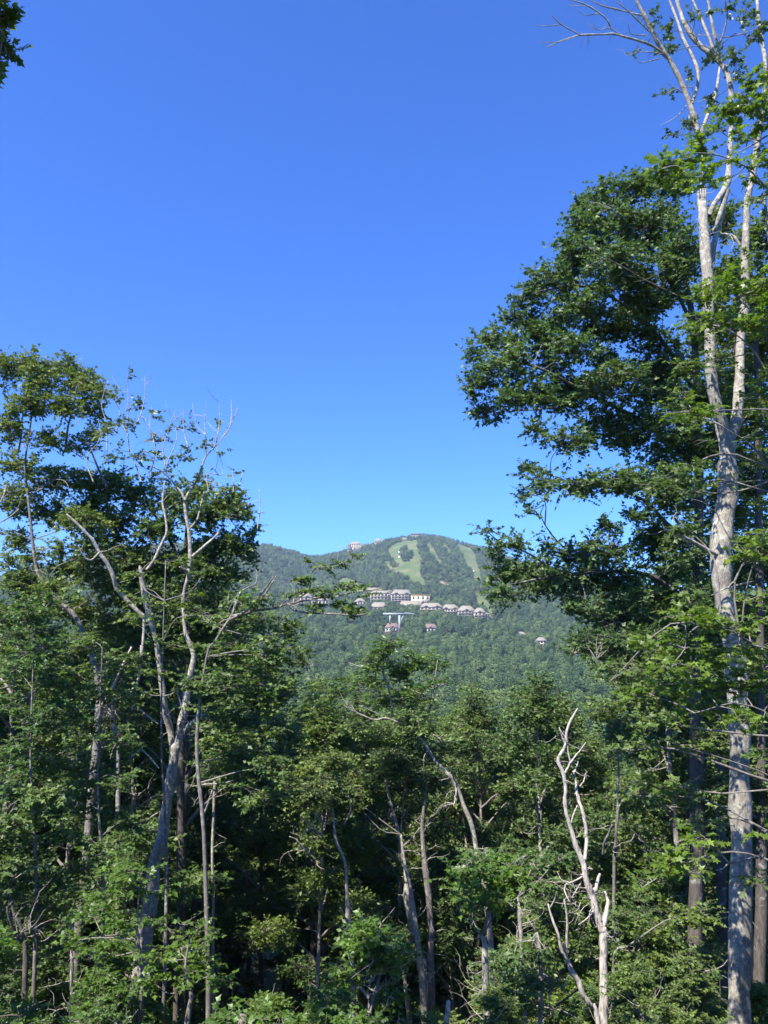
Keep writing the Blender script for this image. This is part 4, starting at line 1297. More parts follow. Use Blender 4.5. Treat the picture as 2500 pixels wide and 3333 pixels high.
def tree_bough():
    Y = 20.5
    t = Tree('maple', 'bark', T_LOBE, .12, 'flat', .42)
    P = rooted(np.vstack([Dp_path(Y, [(450, 2120), (440, 1800), (425, 1600)]), path('3', Y, [(1240, 1950), (1290, 1860), (1335, 1785), (1390, 1705)])]))
    t.wood(P, np.concatenate([[.062, .06, .056, .053], prad('3', Y, [7, 7, 8, 9])]), True, 8, .05)
    t.wood(path('3', (Y, Y - .5), [(1390, 1705), (1500, 1680), (1550, 1630), (1600, 1560), (1655, 1470)]), prad('3', Y, [10, 9, 7, 6, 3]), sides=7)
    t.wood(path('3', (Y, Y + .4), [(1390, 1705), (1420, 1620), (1445, 1560), (1530, 1515)]), prad('3', Y, [8, 8, 7, 3]), sides=7)
    t.wood(path('1', (Y, Y - .8), [(0, 528), (55, 500), (110, 450), (150, 400), (210, 320)]), prad('1', Y, [7, 7, 6, 5, 2]), sides=6)
    t.wood(path('1', (Y - .1, Y - .8), [(90, 490), (210, 475), (270, 455), (300, 485), (380, 498), (480, 502), (600, 508), (650, 495)]), prad('1', Y, [6, 6, 5, 5, 5, 4, 3, 2]), sides=6)
    t.wood(path('1', (Y - .2, Y - .6), [(270, 455), (400, 430), (500, 420), (580, 400), (660, 390)]), prad('1', Y, [4, 4, 3, 3, 2]), sides=5)
    t.wood(path('1', (Y - .2, Y - .6), [(300, 440), (370, 390), (380, 310), (440, 280), (560, 250), (570, 205)]), prad('1', Y, [4, 3.5, 3, 3, 2.5, 1.5]), sides=5)
    data = []
    for x, y, a, b, k in ((450, 290, 45, 14, .7), (530, 262, 40, 14, .7), (622, 232, 22, 10, .5), (330, 355, 60, 28, .8), (425, 398, 60, 30, .8), (550, 378, 60, 22, .7), (625, 370, 40, 16, .6), (500, 462, 60, 26, .8), (590, 488, 60, 24, .9), (660, 408, 22, 18, .6), (400, 470, 50, 20, .7), (300, 400, 40, 24, .8), (390, 262, 18, 10, .5), (610, 515, 30, 12, .8)):
        sx, sy = px('1', x, y)
        data.append((sx / 1.507, sy / 1.507, a * .46, b * .46, k))
    clumps(t, data, Y - .4, .35, 1.1, rad=.26, n_tw=5, n_lf=7)
    dense = [(430, 1480, 40, 34), (470, 1560, 50, 40), (520, 1640, 60, 40), (600, 1660, 50, 36), (450, 1660, 36, 30), (560, 1720, 50, 30), (560, 1300, 38, 24), (510, 1290, 30, 20, .7), (575, 1340, 55, 32), (618, 1370, 42, 36), (640, 1430, 24, 45), (565, 1420, 70, 45), (600, 1490, 55, 55), (510, 1400, 50, 40), (500, 1480, 60, 45), (560, 1560, 70, 45), (620, 1580, 40, 45), (480, 1340, 30, 24)]
    clumps(t, dense, Y + .2, .9, 1.2)
    t.sprigs(30, (.4, 1.3), .009, .2)
    return t.build('leafy_tree', base_of(P[0]), 'green leafy tree left of centre, one long bough crossing the distant condominiums')


# --- the bleached snag
def tree_snag():
    Y = 17.0
    t = Tree('ash', 'dead', T_LOBE, .1, 'oak', .3)
    P = rooted(path('6', Y, [(655, 2212), (656, 1950), (652, 1700)]))
    P = np.vstack([P, path('6', Y, [(640, 1640), (612, 1560), (582, 1450), (552, 1360), (533, 1265), (495, 1175), (457, 1050), (430, 940), (432, 830), (416, 740), (390, 672), (428, 590), (440, 500), (470, 425), (503, 368)])])
    n = len(P)
    t.wood(P, prad('6', Y, [27, 25, 24, 23, 22, 19, 19, 16, 15, 13, 11, 11, 10, 10, 10, 8, 7, 6, 3][:n]), True, 10, .10, 5)

    def w(pts, r, d=0.0):
        t.wood(path('6', (Y, Y + d), pts), prad('6', Y, r) * .85, sides=6, wob=.2)
    w([(428, 570), (412, 530), (396, 480)], [7, 7, 3])
    w([(428, 745), (450, 705), (466, 680), (512, 622), (550, 568)], [7, 7, 7, 5, 2])
    w([(466, 690), (452, 650), (444, 590)], [5, 5, 3])
    w([(545, 1250), (556, 1140), (545, 1020), (512, 910), (494, 810), (480, 735)], [13, 13, 12, 11, 9, 6], .4)
    w([(482, 745), (500, 700), (506, 668)], [5, 4, 2], .4)
    w([(515, 825), (540, 790), (546, 755)], [5, 5, 3], .3)
    w([(462, 1040), (480, 985), (502, 935)], [5, 5, 4], .3)
    w([(648, 1640), (672, 1570), (680, 1500), (660, 1440)], [20, 17, 12, 6], .3)
    w([(590, 1470), (610, 1410), (632, 1335)], [16, 13, 8], .3)
    w([(597, 1545), (575, 1580), (540, 1610), (508, 1632)], [7, 6, 4, 2], -.4)
    w([(530, 1350), (480, 1380), (430, 1400), (430, 1440), (455, 1500)], [5, 5, 4, 4, 2], -.4)
    w([(520, 1390), (490, 1440), (470, 1470)], [4, 3, 2], -.3)
    w([(560, 1300), (590, 1310), (570, 1290)], [4, 3, 2])
    # curls of dead twig
    for _ in range(26):
        a = np.array([rng.uniform(430, 600), rng.uniform(1380, 1640)])
        pts = [tuple(a)]
        v = rng.normal(0, 22, 2)
        for k in range(3):
            v = v * .8 + rng.normal(0, 14, 2)
            a = a + v
            pts.append(tuple(a))
        tube(t.twig, path('6', (Y - .2, Y + rng.uniform(-.5, .3)), pts), [.008, .006, .005, .003], 4, 3)
    t.sprigs(26, (.2, .8), .008, .1)
    return t.build('dead_snag', base_of(P[0]), 'bleached leafless snag right of centre, forked and crooked', cat='dead tree', twigm='dead')


def tree_snag_small():
    Y = 16.4
    t = Tree('ash', 'dead', T_LOBE, .1, 'oak', .3)
    P = rooted(path('6', Y, [(620, 2190), (585, 2110), (540, 2050), (505, 1960), (468, 1900), (440, 1830), (405, 1770), (390, 1690), (358, 1610), (330, 1512)]))
    t.wood(P, np.concatenate([[.07], prad('6', Y, [15, 14, 14, 13, 13, 11, 9, 8, 7, 4])]), True, 7, .05)
    for pts, r in (([(436, 1810), (440, 1700), (442, 1600), (424, 1485)], [9, 8, 7, 4]), ([(345, 1530), (370, 1480), (380, 1440)], [4, 3, 2]), ([(430, 1800), (420, 1740)], [5, 4]), ([(470, 1890), (440, 1960), (420, 1990)], [3, 3, 2])):
        t.wood(path('6', (Y, Y - .2), pts), prad('6', Y, r), sides=6)
    return t.build('dead_sapling', base_of(P[0]), 'thin pale dead stem leaning left at the foot of the large snag', cat='dead tree')


def stem(view, Y, pts, r, label, barkm='bark', name='tree_stem', crown=None, leafm='maple', dens=1.0, limbs=(), cat='tree', style='flat', leaf=.13, rad=.46, cy=None):
    t = Tree(leafm, barkm, T_LOBE if Y < 22 else T_KITE, leaf, style, rad)
    P = rooted(path(view, Y, pts))
    rr = prad(view, Y, r)
    if len(P) > len(rr):
        rr = np.concatenate([[rr[0] * 1.12], rr])
    t.wood(P, rr * .82, True, 8, .05)
    for v, lp, lr in limbs:
        t.wood(path(v, (Y, Y - .5), lp), prad(v, Y, lr) * .72, sides=6, wob=.1)
    if crown:
        clumps(t, crown, cy or Y, 1.0, dens * 2.0)
        t.sprigs(16, (.4, 1.3), .00042 * Y, .1)
    return t.build(name, base_of(P[0]), label, cat)


# --- leafy maple standing before the pale trunk, hiding parts of its stems
def tree_front_right():
    Y = 14.2
    t = Tree('maple', 'bark', T_LOBE, .105, 'flat', .36)
    P = rooted(Dp_path(Y, [(1712, 2200), (1705, 1700), (1700, 1300), (1690, 900), (1672, 620), (1650, 420)]))
    t.wood(P, np.linspace(.12, .025, len(P)), True, 8, .05)
    for pts in ([(1700, 1100), (1640, 980), (1560, 920)], [(1695, 900), (1630, 760), (1540, 690)], [(1702, 1500), (1640, 1400), (1560, 1360)]):
        t.wood(Dp_path((Y, Y - .5), pts), np.linspace(.03, .008, len(pts)), sides=6, wob=.1)
    data = [(1530, 640, 45, 26), (1580, 600, 40, 24), (1640, 560, 40, 30), (1550, 700, 50, 26), (1500, 720, 40, 24), (1490, 790, 45, 28), (1560, 770, 45, 24), (1620, 700, 40, 24), (1650, 640, 30, 30), (1480, 860, 45, 30), (1500, 920, 34, 24),
            (1640, 820, 34, 30), (1650, 900, 28, 30), (1480, 1010, 40, 26), (1500, 1060, 30, 20), (1640, 1000, 30, 26), (1640, 1080, 28, 24), (1420, 1050, 50, 24), (1480, 1140, 40, 24), (1560, 1045, 26, 10), (1620, 940, 22, 14),
            (1640, 1290, 34, 26), (1480, 1290, 45, 28), (1500, 1340, 45, 24), (1440, 1420, 60, 28), (1500, 1470, 50, 26), (1400, 1480, 50, 26), (1640, 1420, 30, 30), (1350, 1440, 50, 26), (1560, 1350, 40, 14),
            (1440, 1560, 60, 28), (1500, 1620, 45, 26), (1380, 1620, 50, 24), (1650, 1640, 24, 30), (1480, 1700, 50, 22), (1400, 1720, 50, 22), (1640, 1900, 30, 30), (1500, 1780, 50, 18)]
    data += [(1720, y, 50, 40, .6) for y in range(450, 1900, 180)] + [(1655, 420, 40, 40, .6)]
    clumps(t, data, Y, .7, .8)
    return t.build('maple_tree', base_of(P[0]), 'mid green maple at right whose leaves half hide the pale forked trunk')


# --- leafy maples that fill the left foreground
def tree_front_left(Y, x0, data, label, leafm, top, dens, xb=None):
    t = Tree(leafm, 'bark', T_LOBE, .115, 'flat', .38)
    P = rooted(Dp_path(Y, [(x0, 2215), (x0 + 8, 2215 - (2215 - top) * .35), (x0 - 4, 2215 - (2215 - top) * .65), (x0 + 6, top)]))
    t.wood(P, np.linspace(.07, .012, len(P)), True, 7, .06)
    clumps(t, data, Y, .8, dens)
    return t.build('maple_tree', base_of(P[0]), label)


def front_left():
    tree_front_left(22.4, 352, [(330, 1450, 30, 22), (352, 1390, 26, 20), (300, 1340, 34, 22), (410, 1300, 36, 22), (380, 1215, 32, 22), (440, 1240, 34, 22), (300, 1240, 32, 22), (420, 1400, 34, 24), (350, 1300, 30, 20), (280, 1290, 30, 20), (440, 1330, 30, 20), (300, 1420, 30, 22), (430, 1530, 30, 20)],
                    'slender leafy maple whose leaves veil the limbs of the forked tree', 'maple', 1210, .65)
    tree_front_left(20.0, 70, [(60, 1330, 60, 30), (20, 1380, 40, 30), (90, 1400, 60, 30), (40, 1450, 60, 34), (110, 1470, 50, 30), (30, 1530, 50, 34), (90, 1560, 60, 34), (20, 1620, 40, 34), (140, 1540, 50, 28), (80, 1650, 60, 30), (130, 1290, 40, 22), (30, 1700, 50, 30),
                                  (100, 1740, 50, 28), (20, 1790, 40, 28), (80, 1830, 50, 26), (30, 1900, 40, 28), (110, 1900, 40, 24)], 'leafy maple in front at the far left, crown halfway up the view', 'maple', 1330, 1.0)
    tree_front_left(21.0, 215, [(190, 1390, 50, 30), (250, 1430, 50, 30), (160, 1450, 40, 30), (210, 1500, 60, 30), (280, 1500, 40, 26), (180, 1570, 50, 30), (250, 1590, 40, 26), (150, 1640, 50, 30), (210, 1680, 60, 30), (270, 1690, 40, 24), (170, 1740, 50, 28),
                                   (240, 1760, 50, 26), (290, 1790, 34, 22), (190, 1820, 50, 26), (150, 1880, 45, 26), (230, 1850, 45, 22), (280, 1620, 30, 20)], 'leafy maple in front of the forked tree, just left of its trunk', 'maple', 1400, .85)
    tree_front_left(17.5, 300, [(285, 1885, 45, 18), (250, 1870, 30, 14), (330, 1925, 34, 14), (250, 1930, 50, 20), (200, 1970, 45, 20), (280, 1990, 45, 18), (340, 2000, 30, 16), (220, 2050, 40, 20), (170, 2030, 40, 20), (270, 2080, 45, 18)], 'young maple with sunlit sprays across the foot of the forked tree', 'bright', 1890, .95)
    tree_front_left(15.5, 405, [(420, 2005, 40, 14), (450, 2030, 34, 14), (390, 2050, 45, 16), (440, 2075, 40, 18), (350, 2075, 36, 16), (400, 2110, 50, 18), (330, 2120, 40, 18), (470, 2120, 30, 14)], 'bright young maple low at left, right of the forked tree foot', 'bright', 2020, 1.0)
    tree_front_left(13.6, 520, [(520, 2195, 50, 14), (560, 2205, 36, 12), (480, 2205, 40, 14), (540, 2230, 60, 20)], 'top of a bright young maple at the bottom edge left of centre', 'bright', 2195, 1.0)


front_left()
def tree_right_back():
    Y = 25.0
    t = Tree('oak', 'dark_bark', T_KITE, .15, 'oak', .5)
    P = rooted(Dp_path(Y, [(1560, 2150), (1556, 1700), (1562, 1300), (1570, 950), (1590, 700)]))
    t.wood(P, np.linspace(.2, .05, len(P)), True, 7, .05)
    data = [(x + random.uniform(-15, 15), y + random.uniform(-15, 15), 55, 42) for y in range(620, 1500, 62) for x in range(1470 if y > 760 else 1540, 1720, 75)]
    data += [(1450, 1240, 50, 40), (1440, 1360, 50, 40), (1420, 1440, 50, 40), (1450, 640, 40, 40), (1440, 860, 40, 40)]
    clumps(t, data, Y, 1.2, 1.1)
    return t.build('oak_tree', base_of(P[0]), 'dark oak at the back of the right hand trees, showing between their trunks')


for fn in (tree_right_back, tree_front_right, tree_broken, tree_bare, tree_oak, tree_right, tree_maple_near, tree_forked, tree_left_back, tree_left_edge, tree_bough, tree_snag, tree_snag_small):
    fn()

# --- middle distance trees with traced trunks
stem('5', 26, [(1262, 1500), (1238, 1350), (1214, 1260), (1182, 1100), (1135, 980), (1085, 850), (1045, 805), (985, 745), (950, 690), (900, 615), (850, 560)], [19, 18, 17, 15, 14, 13, 12, 9, 9, 7, 4],
     'leaning pale trunk near the centre, bending left as it rises', 'lichen_bark', 'leaning_tree',
     [(900, 1560, 50, 34), (830, 1590, 60, 34), (960, 1620, 40, 30), (760, 1570, 45, 28)], 'maple', .7,
     [('5', [(1085, 850), (1070, 800), (1040, 760)], [7, 6, 4]), ('5', [(1095, 870), (1092, 930), (1080, 990)], [6, 6, 3]), ('5', [(800, 530), (700, 495), (640, 505), (560, 475), (470, 430)], [4, 7, 6, 5, 3]), ('5', [(690, 495), (620, 455), (550, 425)], [5, 4, 3]),
      ('5', [(1010, 640), (1000, 610), (965, 590)], [8, 8, 6])])
stem('5', 28, [(925, 1990), (880, 1820), (845, 1650), (822, 1520), (820, 1400), (790, 1250), (770, 1130), (730, 980), (700, 850), (690, 700)], [34, 33, 31, 26, 20, 13, 10, 9, 8, 5],
     'thick trunk in the shade at centre, left one of a leaning pair', 'lichen_bark', 'maple_tree',
     [(842, 1392, 34, 22), (822, 1412, 36, 22), (884, 1424, 34, 24), (950, 1440, 18, 18), (800, 1430, 40, 26), (860, 1455, 46, 32), (925, 1430, 24, 26), (945, 1468, 16, 20), (780, 1480, 46, 28), (845, 1505, 55, 32), (720, 1500, 40, 34), (905, 1500, 45, 30)], 'bright', .62,  # brighter leaf colour stands in for sunlight on this crown
     [('5', [(740, 520), (735, 440), (715, 330), (690, 250), (680, 160)], [9, 8, 7, 6, 4]), ('5', [(670, 370), (650, 310), (640, 260)], [6, 5, 4]), ('5', [(690, 290), (680, 220), (640, 170), (570, 205), (490, 185)], [5, 4, 4, 3, 2]),
      ('5', [(930, 470), (955, 420), (968, 350), (975, 280), (990, 170)], [7, 7, 6, 5, 3]), ('5', [(970, 335), (990, 315), (1012, 303)], [5, 5, 4]), ('5', [(840, 430), (838, 380), (830, 320)], [6, 6, 4]), ('5', [(905, 450), (900, 410)], [5, 4])], cy=28.1)
stem('5', 27, [(900, 1930), (880, 1760), (858, 1600), (835, 1440), (800, 1280), (785, 1150)], [19, 18, 16, 13, 10, 7], 'slimmer trunk leaning against its thick neighbour at centre', 'lichen_bark', 'maple_tree', [(760, 1720, 50, 36), (700, 1700, 50, 36)], 'oak', .9)
stem('5', 27.5, [(955, 2000), (952, 1850), (952, 1700), (945, 1560), (930, 1400), (912, 1250), (905, 1100), (920, 950), (935, 840)], [23, 23, 22, 19, 19, 16, 15, 8, 5], 'straight pinkish grey trunk just right of the leaning pair', 'bark', 'maple_tree', [(850, 1650, 55, 40), (930, 1680, 50, 36)], 'oak', .9)
stem('5', 25, [(512, 1990), (505, 1850), (496, 1720), (490, 1620), (482, 1480), (470, 1300), (420, 1180), (400, 1000)], [17, 17, 17, 18, 12, 10, 9, 6], 'slender pale trunk in the dark left of centre with a sunlit patch', 'lichen_bark', 'slender_tree',
     [(660, 1720, 50, 40), (720, 1650, 50, 40)], 'oak', .9,
     [('5', [(345, 1160), (290, 1110), (215, 1040)], [8, 8, 5]), ('5', [(300, 1285), (250, 1235), (200, 1180), (160, 1160)], [6, 8, 6, 4]), ('5', [(340, 1080), (300, 1030), (265, 1000)], [9, 8, 5]), ('5', [(465, 1090), (490, 1050), (505, 1000), (515, 950)], [5, 6, 6, 5]), ('5', [(460, 1600), (452, 1580), (445, 1560)], [9, 9, 6]),
      ('5', [(225, 1175), (245, 1130), (300, 1110)], [4, 5, 4])])
stem('5', 15.5, [(1275, 2212), (1262, 2080), (1258, 1900), (1252, 1760), (1240, 1720)], [22, 22, 21, 18, 12], 'sunlit lichen covered trunk at bottom centre under the bright maple', 'lichen_bark', 'young_maple',
     [(1010, 1880, 38, 30), (1050, 1860, 40, 30), (1090, 1900, 50, 34), (1020, 1930, 45, 28), (1060, 1955, 45, 22), (1120, 1870, 34, 20)], 'bright', .95, leaf=.11, rad=.38)
stem('5', 18, [(1462, 1800), (1452, 1640), (1448, 1560), (1440, 1500)], [13, 12, 11, 7], 'narrow pale trunk between the bright maple and the snag', 'lichen_bark', 'young_maple', [(1170, 1900, 40, 22), (1140, 1850, 40, 18), (1200, 1860, 30, 18)], 'maple', .9, leaf=.11, rad=.4)
stem('6', 17.5, [(285, 2100), (290, 1900), (272, 1720), (262, 1680)], [15, 15, 13, 9], 'short pale trunk left of the thin dead stem', 'lichen_bark', 'young_maple', [(1090, 2080, 45, 22), (1150, 2060, 40, 18), (1080, 2150, 50, 22), (1150, 2130, 40, 20)], 'maple', 1.0, leaf=.11, rad=.38)
stem('6', 22, [(715, 1360), (722, 1200), (730, 1050), (738, 950), (735, 850), (742, 720), (735, 620), (715, 560)], [12, 12, 11, 9, 8, 7, 7, 4], 'thin upright trunk right of the snag, top in sunlight', 'bark', 'slender_tree', [(1340, 1580, 50, 24), (1380, 1620, 45, 24)], 'maple', .9,
     [('6', [(650, 1220), (660, 1150), (690, 1090), (705, 1050)], [9, 9, 9, 8]), ('6', [(780, 865), (795, 840), (808, 810)], [6, 7, 5]), ('6', [(915, 1250), (905, 1180), (860, 1120), (815, 1075)], [6, 6, 6, 3])])
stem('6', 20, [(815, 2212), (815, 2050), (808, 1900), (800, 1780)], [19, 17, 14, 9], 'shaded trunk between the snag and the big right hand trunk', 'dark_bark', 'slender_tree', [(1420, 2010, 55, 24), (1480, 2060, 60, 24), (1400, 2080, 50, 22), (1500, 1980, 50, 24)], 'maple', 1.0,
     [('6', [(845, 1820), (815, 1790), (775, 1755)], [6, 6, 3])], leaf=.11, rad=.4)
stem('5', 13.5, [(1040, 2230), (1046, 2150), (1052, 2085)], [15, 15, 13], 'short broken stub of a pale trunk at the bottom centre edge', 'dead', 'broken_stub', cat='dead tree')
stem('4', 20, [(420, 1960), (418, 1800), (418, 1650), (425, 1540)], [12, 11, 10, 5], 'thin pale stem low at left among the bushes', 'lichen_bark', 'slender_tree', [(120, 1960, 50, 30), (180, 1930, 40, 24)], 'maple', 1.0, leaf=.11)
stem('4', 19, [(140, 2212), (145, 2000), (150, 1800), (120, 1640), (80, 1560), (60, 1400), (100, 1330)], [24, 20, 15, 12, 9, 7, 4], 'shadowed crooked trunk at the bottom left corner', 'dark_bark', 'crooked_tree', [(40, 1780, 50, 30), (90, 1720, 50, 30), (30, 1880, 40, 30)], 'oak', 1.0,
     [('4', [(130, 1740), (90, 1680), (50, 1580), (40, 1530)], [10, 10, 8, 5]), ('4', [(220, 1780), (215, 1710), (180, 1650)], [7, 7, 4]), ('4', [(30, 1040), (45, 970), (70, 930)], [8, 8, 5])])
stem('4', 26, [(690, 760), (684, 600), (680, 520), (655, 440), (665, 320), (650, 250)], [16, 15, 14, 13, 13, 7], 'pale broken trunk among hanging twigs left of the forked tree', 'lichen_bark', 'broken_tree', [(260, 1560, 50, 30), (200, 1600, 50, 34)], 'oak', .9)
stem('4', 27, [(1245, 1500), (1240, 1250), (1248, 960), (1255, 720), (1225, 560), (1215, 470)], [10, 10, 10, 9, 9, 6], 'thin pale stem right of the forked tree crossed by a dead stick', 'lichen_bark', 'slender_tree', [(520, 1620, 50, 40), (470, 1600, 40, 30)], 'oak', .9,
     [('4', [(1180, 1010), (1215, 930), (1240, 850)], [10, 11, 7]), ('4', [(1125, 824), (1200, 812), (1280, 808), (1330, 800), (1370, 786)], [3, 5, 5, 5, 3])])


# --- hanging dead branch beside the forked tree
def hanging_branch():
    Y = 22.6
    t = Tree('ash', 'dead', T_KITE, .1, 'oak', .3)
    t.wood(path('3', Y, [(866, 1690), (862, 1800), (852, 1930), (838, 2060)]), prad('3', Y, [10, 9, 8, 7]), True, 7)
    for pts, r in (([(828, 0), (825, 100), (810, 190), (795, 260), (780, 330), (770, 380)], [9, 9, 8, 7, 6, 4]), ([(770, 10), (720, 110), (670, 220), (640, 290), (620, 360), (600, 460)], [7, 7, 7, 6, 4, 2]),
                   ([(800, 230), (740, 290), (690, 330)], [6, 6, 3]), ([(630, 310), (570, 360), (520, 400)], [4, 3, 2]), ([(650, 260), (560, 420), (540, 590)], [4, 3, 1.5]), ([(500, 480), (540, 530), (600, 555), (650, 570)], [3, 4, 4, 3]),
                   ([(810, 370), (860, 410), (925, 460)], [5, 5, 3]), ([(830, 610), (880, 660), (930, 720)], [4, 4, 3]), ([(770, 650), (800, 625), (830, 600), (845, 560)], [4, 4, 3, 2])):
        t.wood(path('4', (Y, Y - .3), pts), prad('4', Y, r), sides=5)
    for _ in range(40):
        a = np.array([rng.uniform(560, 860), rng.uniform(300, 480)])
        pts = [tuple(a)]
        v = np.array([rng.normal(0, 8), rng.uniform(20, 45)])
        for k in range(3):
            v = v * .9 + rng.normal(0, 12, 2)
            a = a + v
            pts.append(tuple(a))
        tube(t.twig, path('4', (Y - .1, Y - rng.uniform(-.3, .5)), pts), [.011, .009, .007, .004], 4, 2)
    root = t.build('hanging_branch', t.nodes[0][0], 'broken dead branch with tangled red brown twigs hanging in the forked tree', 'branch', twigm='rust')


hanging_branch()


# --- dark branch hanging in at the top left corner, from a tree beyond the frame
def tree_overhang():
    Y = 7.0
    t = Tree('oak', 'dark_bark', T_LOBE, .10, 'oak', .28)
    P = rooted(np.array([at(-900, 3000, Y), at(-900, 1600, Y), at(-850, 500, Y), at(-800, -400, Y), at(-780, -1000, Y)]))
    t.wood(P, np.linspace(.2, .1, len(P)), True, 9, .04)
    t.wood([P[-3], at(-450, 250, Y), at(-150, 130, Y), at(10, 120, Y)], [.07, .05, .025, .008], sides=7)
    t.wood([P[-2], at(-500, -500, Y - .5), at(-200, -500, Y - 1), at(30, -400, Y - 1.2)], [.07, .05, .03, .01], sides=7)
    clumps(t, [(-6, 45, 14, 40), (0, 100, 12, 20), (14, 112, 8, 10), (-2, 160, 10, 16), (-40, 80, 40, 60), (-80, 130, 50, 60), (-120, 40, 60, 70)], Y, .15, 1.3, rad=.2)
    clumps(t, [(-60, -80, 90, 60), (-200, -60, 100, 80), (-300, 100, 110, 90), (-200, -300, 150, 90), (-40, -260, 100, 70), (-420, -200, 130, 120), (-100, -450, 150, 90), (-350, -480, 150, 100), (-560, 0, 120, 120)], Y - .6, .8, 1.2)
    return t.build('overhanging_tree', base_of(P[0]), 'dark leafy branch hanging in at the top left corner of the view')


tree_overhang()


# ------------------------------------------------------------------ trees of the wood: a few kinds, copied
def wood_tree(r_seed, H, c0, cr, leafm, barkm, style, leaf, n_limb, name, label, group, puff=.5, dens=1.0, lean=.03):
    global rng
    keep, rng = rng, np.random.default_rng(r_seed)
    t = Tree(leafm, barkm, T_KITE, leaf, style, puff)
    zs = np.linspace(-.4, H * .97, 9)
    w = np.cumsum(rng.normal(0, lean * H / 9 * 2, (9, 2)), 0)
    w -= w[0]
    P = np.column_stack([w, zs])
    r0 = H * .0085
    t.wood(P, np.linspace(r0, r0 * .15, 9), True, 7, .08, 3)
    for i in range(n_limb):
        f = c0 + (1 - c0) * ((i + .5) / n_limb) ** .85
        z = H * f
        k = np.array([np.interp(z * .93, zs, P[:, 0]), np.interp(z * .93, zs, P[:, 1]), z * .93])
        a = i * 2.4 + rng.uniform(-.5, .5)
        q = (f - c0) / (1 - c0)
        L = cr * (0.55 + .9 * math.sin(math.pi * min(1, q * .85 + .12))) * rng.uniform(.65, 1.1) * (1.0 - .55 * q * q)
        e = rng.uniform(.15, .55) + .5 * q
        d = np.array([math.cos(a) * math.cos(e), math.sin(a) * math.cos(e), math.sin(e)])
        end = k + d * L
        tube(t.twig, [k, k + d * L * .5 + UP * .1 * L, end], [.035 + .012 * L, .03, .012], 5, 3, .3)
        t.nodes.append(np.linspace(k, end, 6))
        s = .42 * cr * rng.uniform(.7, 1.15)
        t.clump(end, (s, s, s * (.55 if style == 'flat' else .75)), dens, attach=True)
        if L > cr * .6:
            t.clump(k + d * L * .55 + rng.normal(0, .25, 3), (s * .8, s * .8, s * .5), dens * .9, attach=False)
    t.clump(P[-1] + UP * .1, (.38 * cr, .38 * cr, .5 * cr), dens)
    t.sprigs(22, (.6, 2.0), .012, .1)
    for i in range(4):      # dead boughs below the crown
        z = H * rng.uniform(.22, .75)
        k = np.array([np.interp(z, zs, P[:, 0]), np.interp(z, zs, P[:, 1]), z])
        a, e, L = rng.uniform(0, 6.28), rng.uniform(-.1, .9), rng.uniform(.6, 1.8)
        d = np.array([math.cos(a) * math.cos(e), math.sin(a) * math.cos(e), math.sin(e)])
        q = k + d * L * .5 + rng.normal(0, .16, 3)
        t.wood([k, q, k + d * L * .75 + rng.normal(0, .2, 3), k + d * L + rng.normal(0, .3, 3)], [.030, .022, .014, .006], sides=5, wob=.3, sub=3)
    root = t.build(name, (0, 0, 0), label, 'tree', group)
    rng = keep
    return root


KINDS = []
G_WOOD = 'trees of the dense wood'
for i, (H, c0, cr, lm, bm, st, lf, nl) in enumerate(((16, .34, 2.5, 'maple', 'bark', 'flat', .16, 16), (17, .42, 2.6, 'oak', 'dark_bark', 'oak', .16, 15), (15, .30, 2.3, 'maple', 'lichen_bark', 'oak', .15, 15), (18, .5, 2.3, 'oak', 'bark', 'flat', .16, 13), (14, .25, 2.4, 'maple', 'dark_bark', 'flat', .15, 15))):
    KINDS.append((wood_tree(500 + i, H, c0, cr, lm, bm, st, lf, nl, 'maple_tree' if lm == 'maple' else 'oak_tree', 'x', G_WOOD, .5, 1.0), H, cr))
SAPS = []
for i, (H, c0, cr, lm, lf) in enumerate(((5.5, .25, 1.3, 'maple', .125), (4.2, .15, 1.25, 'bright', .12), (6.5, .3, 1.4, 'oak', .13), (3.2, .1, 1.1, 'maple', .12))):
    SAPS.append((wood_tree(600 + i, H, c0, cr, lm, 'dark_bark', 'flat', lf, 10, 'maple_sapling', 'x', 'saplings under the wood', .34, 1.0, .05), H, cr))

SKY_X = [-200, 0, 120, 230, 420, 520, 560, 620, 660, 690, 760, 860, 960, 1010, 1090, 1160, 1230, 1300, 1450, 1659, 1900]
SKY_Y = [1000, 1000, 1050, 1150, 1180, 1240, 1360, 1390, 1425, 1492, 1452, 1422, 1505, 1480, 1455, 1435, 1400, 1285, 1000, 600, 500]


def roof_line(u, w):
    xs = np.linspace(u - w, u + w, 9)
    return float(np.max(np.interp(xs / 1.507, SKY_X, SKY_Y))) * 1.507


def zone(u):
    return ('left' if u < 900 else 'centre' if u < 1700 else 'right')


used = set()


def plant(kind, X, Y, s, label, group):
    src, H, cr = kind
    loc = (X, Y, float(ground(X, Y)) - .05)
    rz = random.uniform(0, 6.28)
    if src.name not in used:
        used.add(src.name)
        src.location, src.rotation_euler, src.scale = loc, (0, 0, rz), (s, s, s)
        src['label'], src['group'] = label, group
        return src
    return copy_thing(src, loc, rz, s, label, group)


LOW = []
for i, (H, c0, cr, lm, lf) in enumerate(((8.5, .16, 1.9, 'maple', .14), (9.5, .2, 2.0, 'oak', .14), (7.5, .1, 1.8, 'maple', .135), (10.5, .25, 2.0, 'maple', .14))):
    LOW.append((wood_tree(700 + i, H, c0, cr, lm, 'lichen_bark', 'flat' if i != 1 else 'oak', lf, 15, 'maple_tree' if lm == 'maple' else 'oak_tree', 'x', G_WOOD, .44, .75, .05), H, cr))

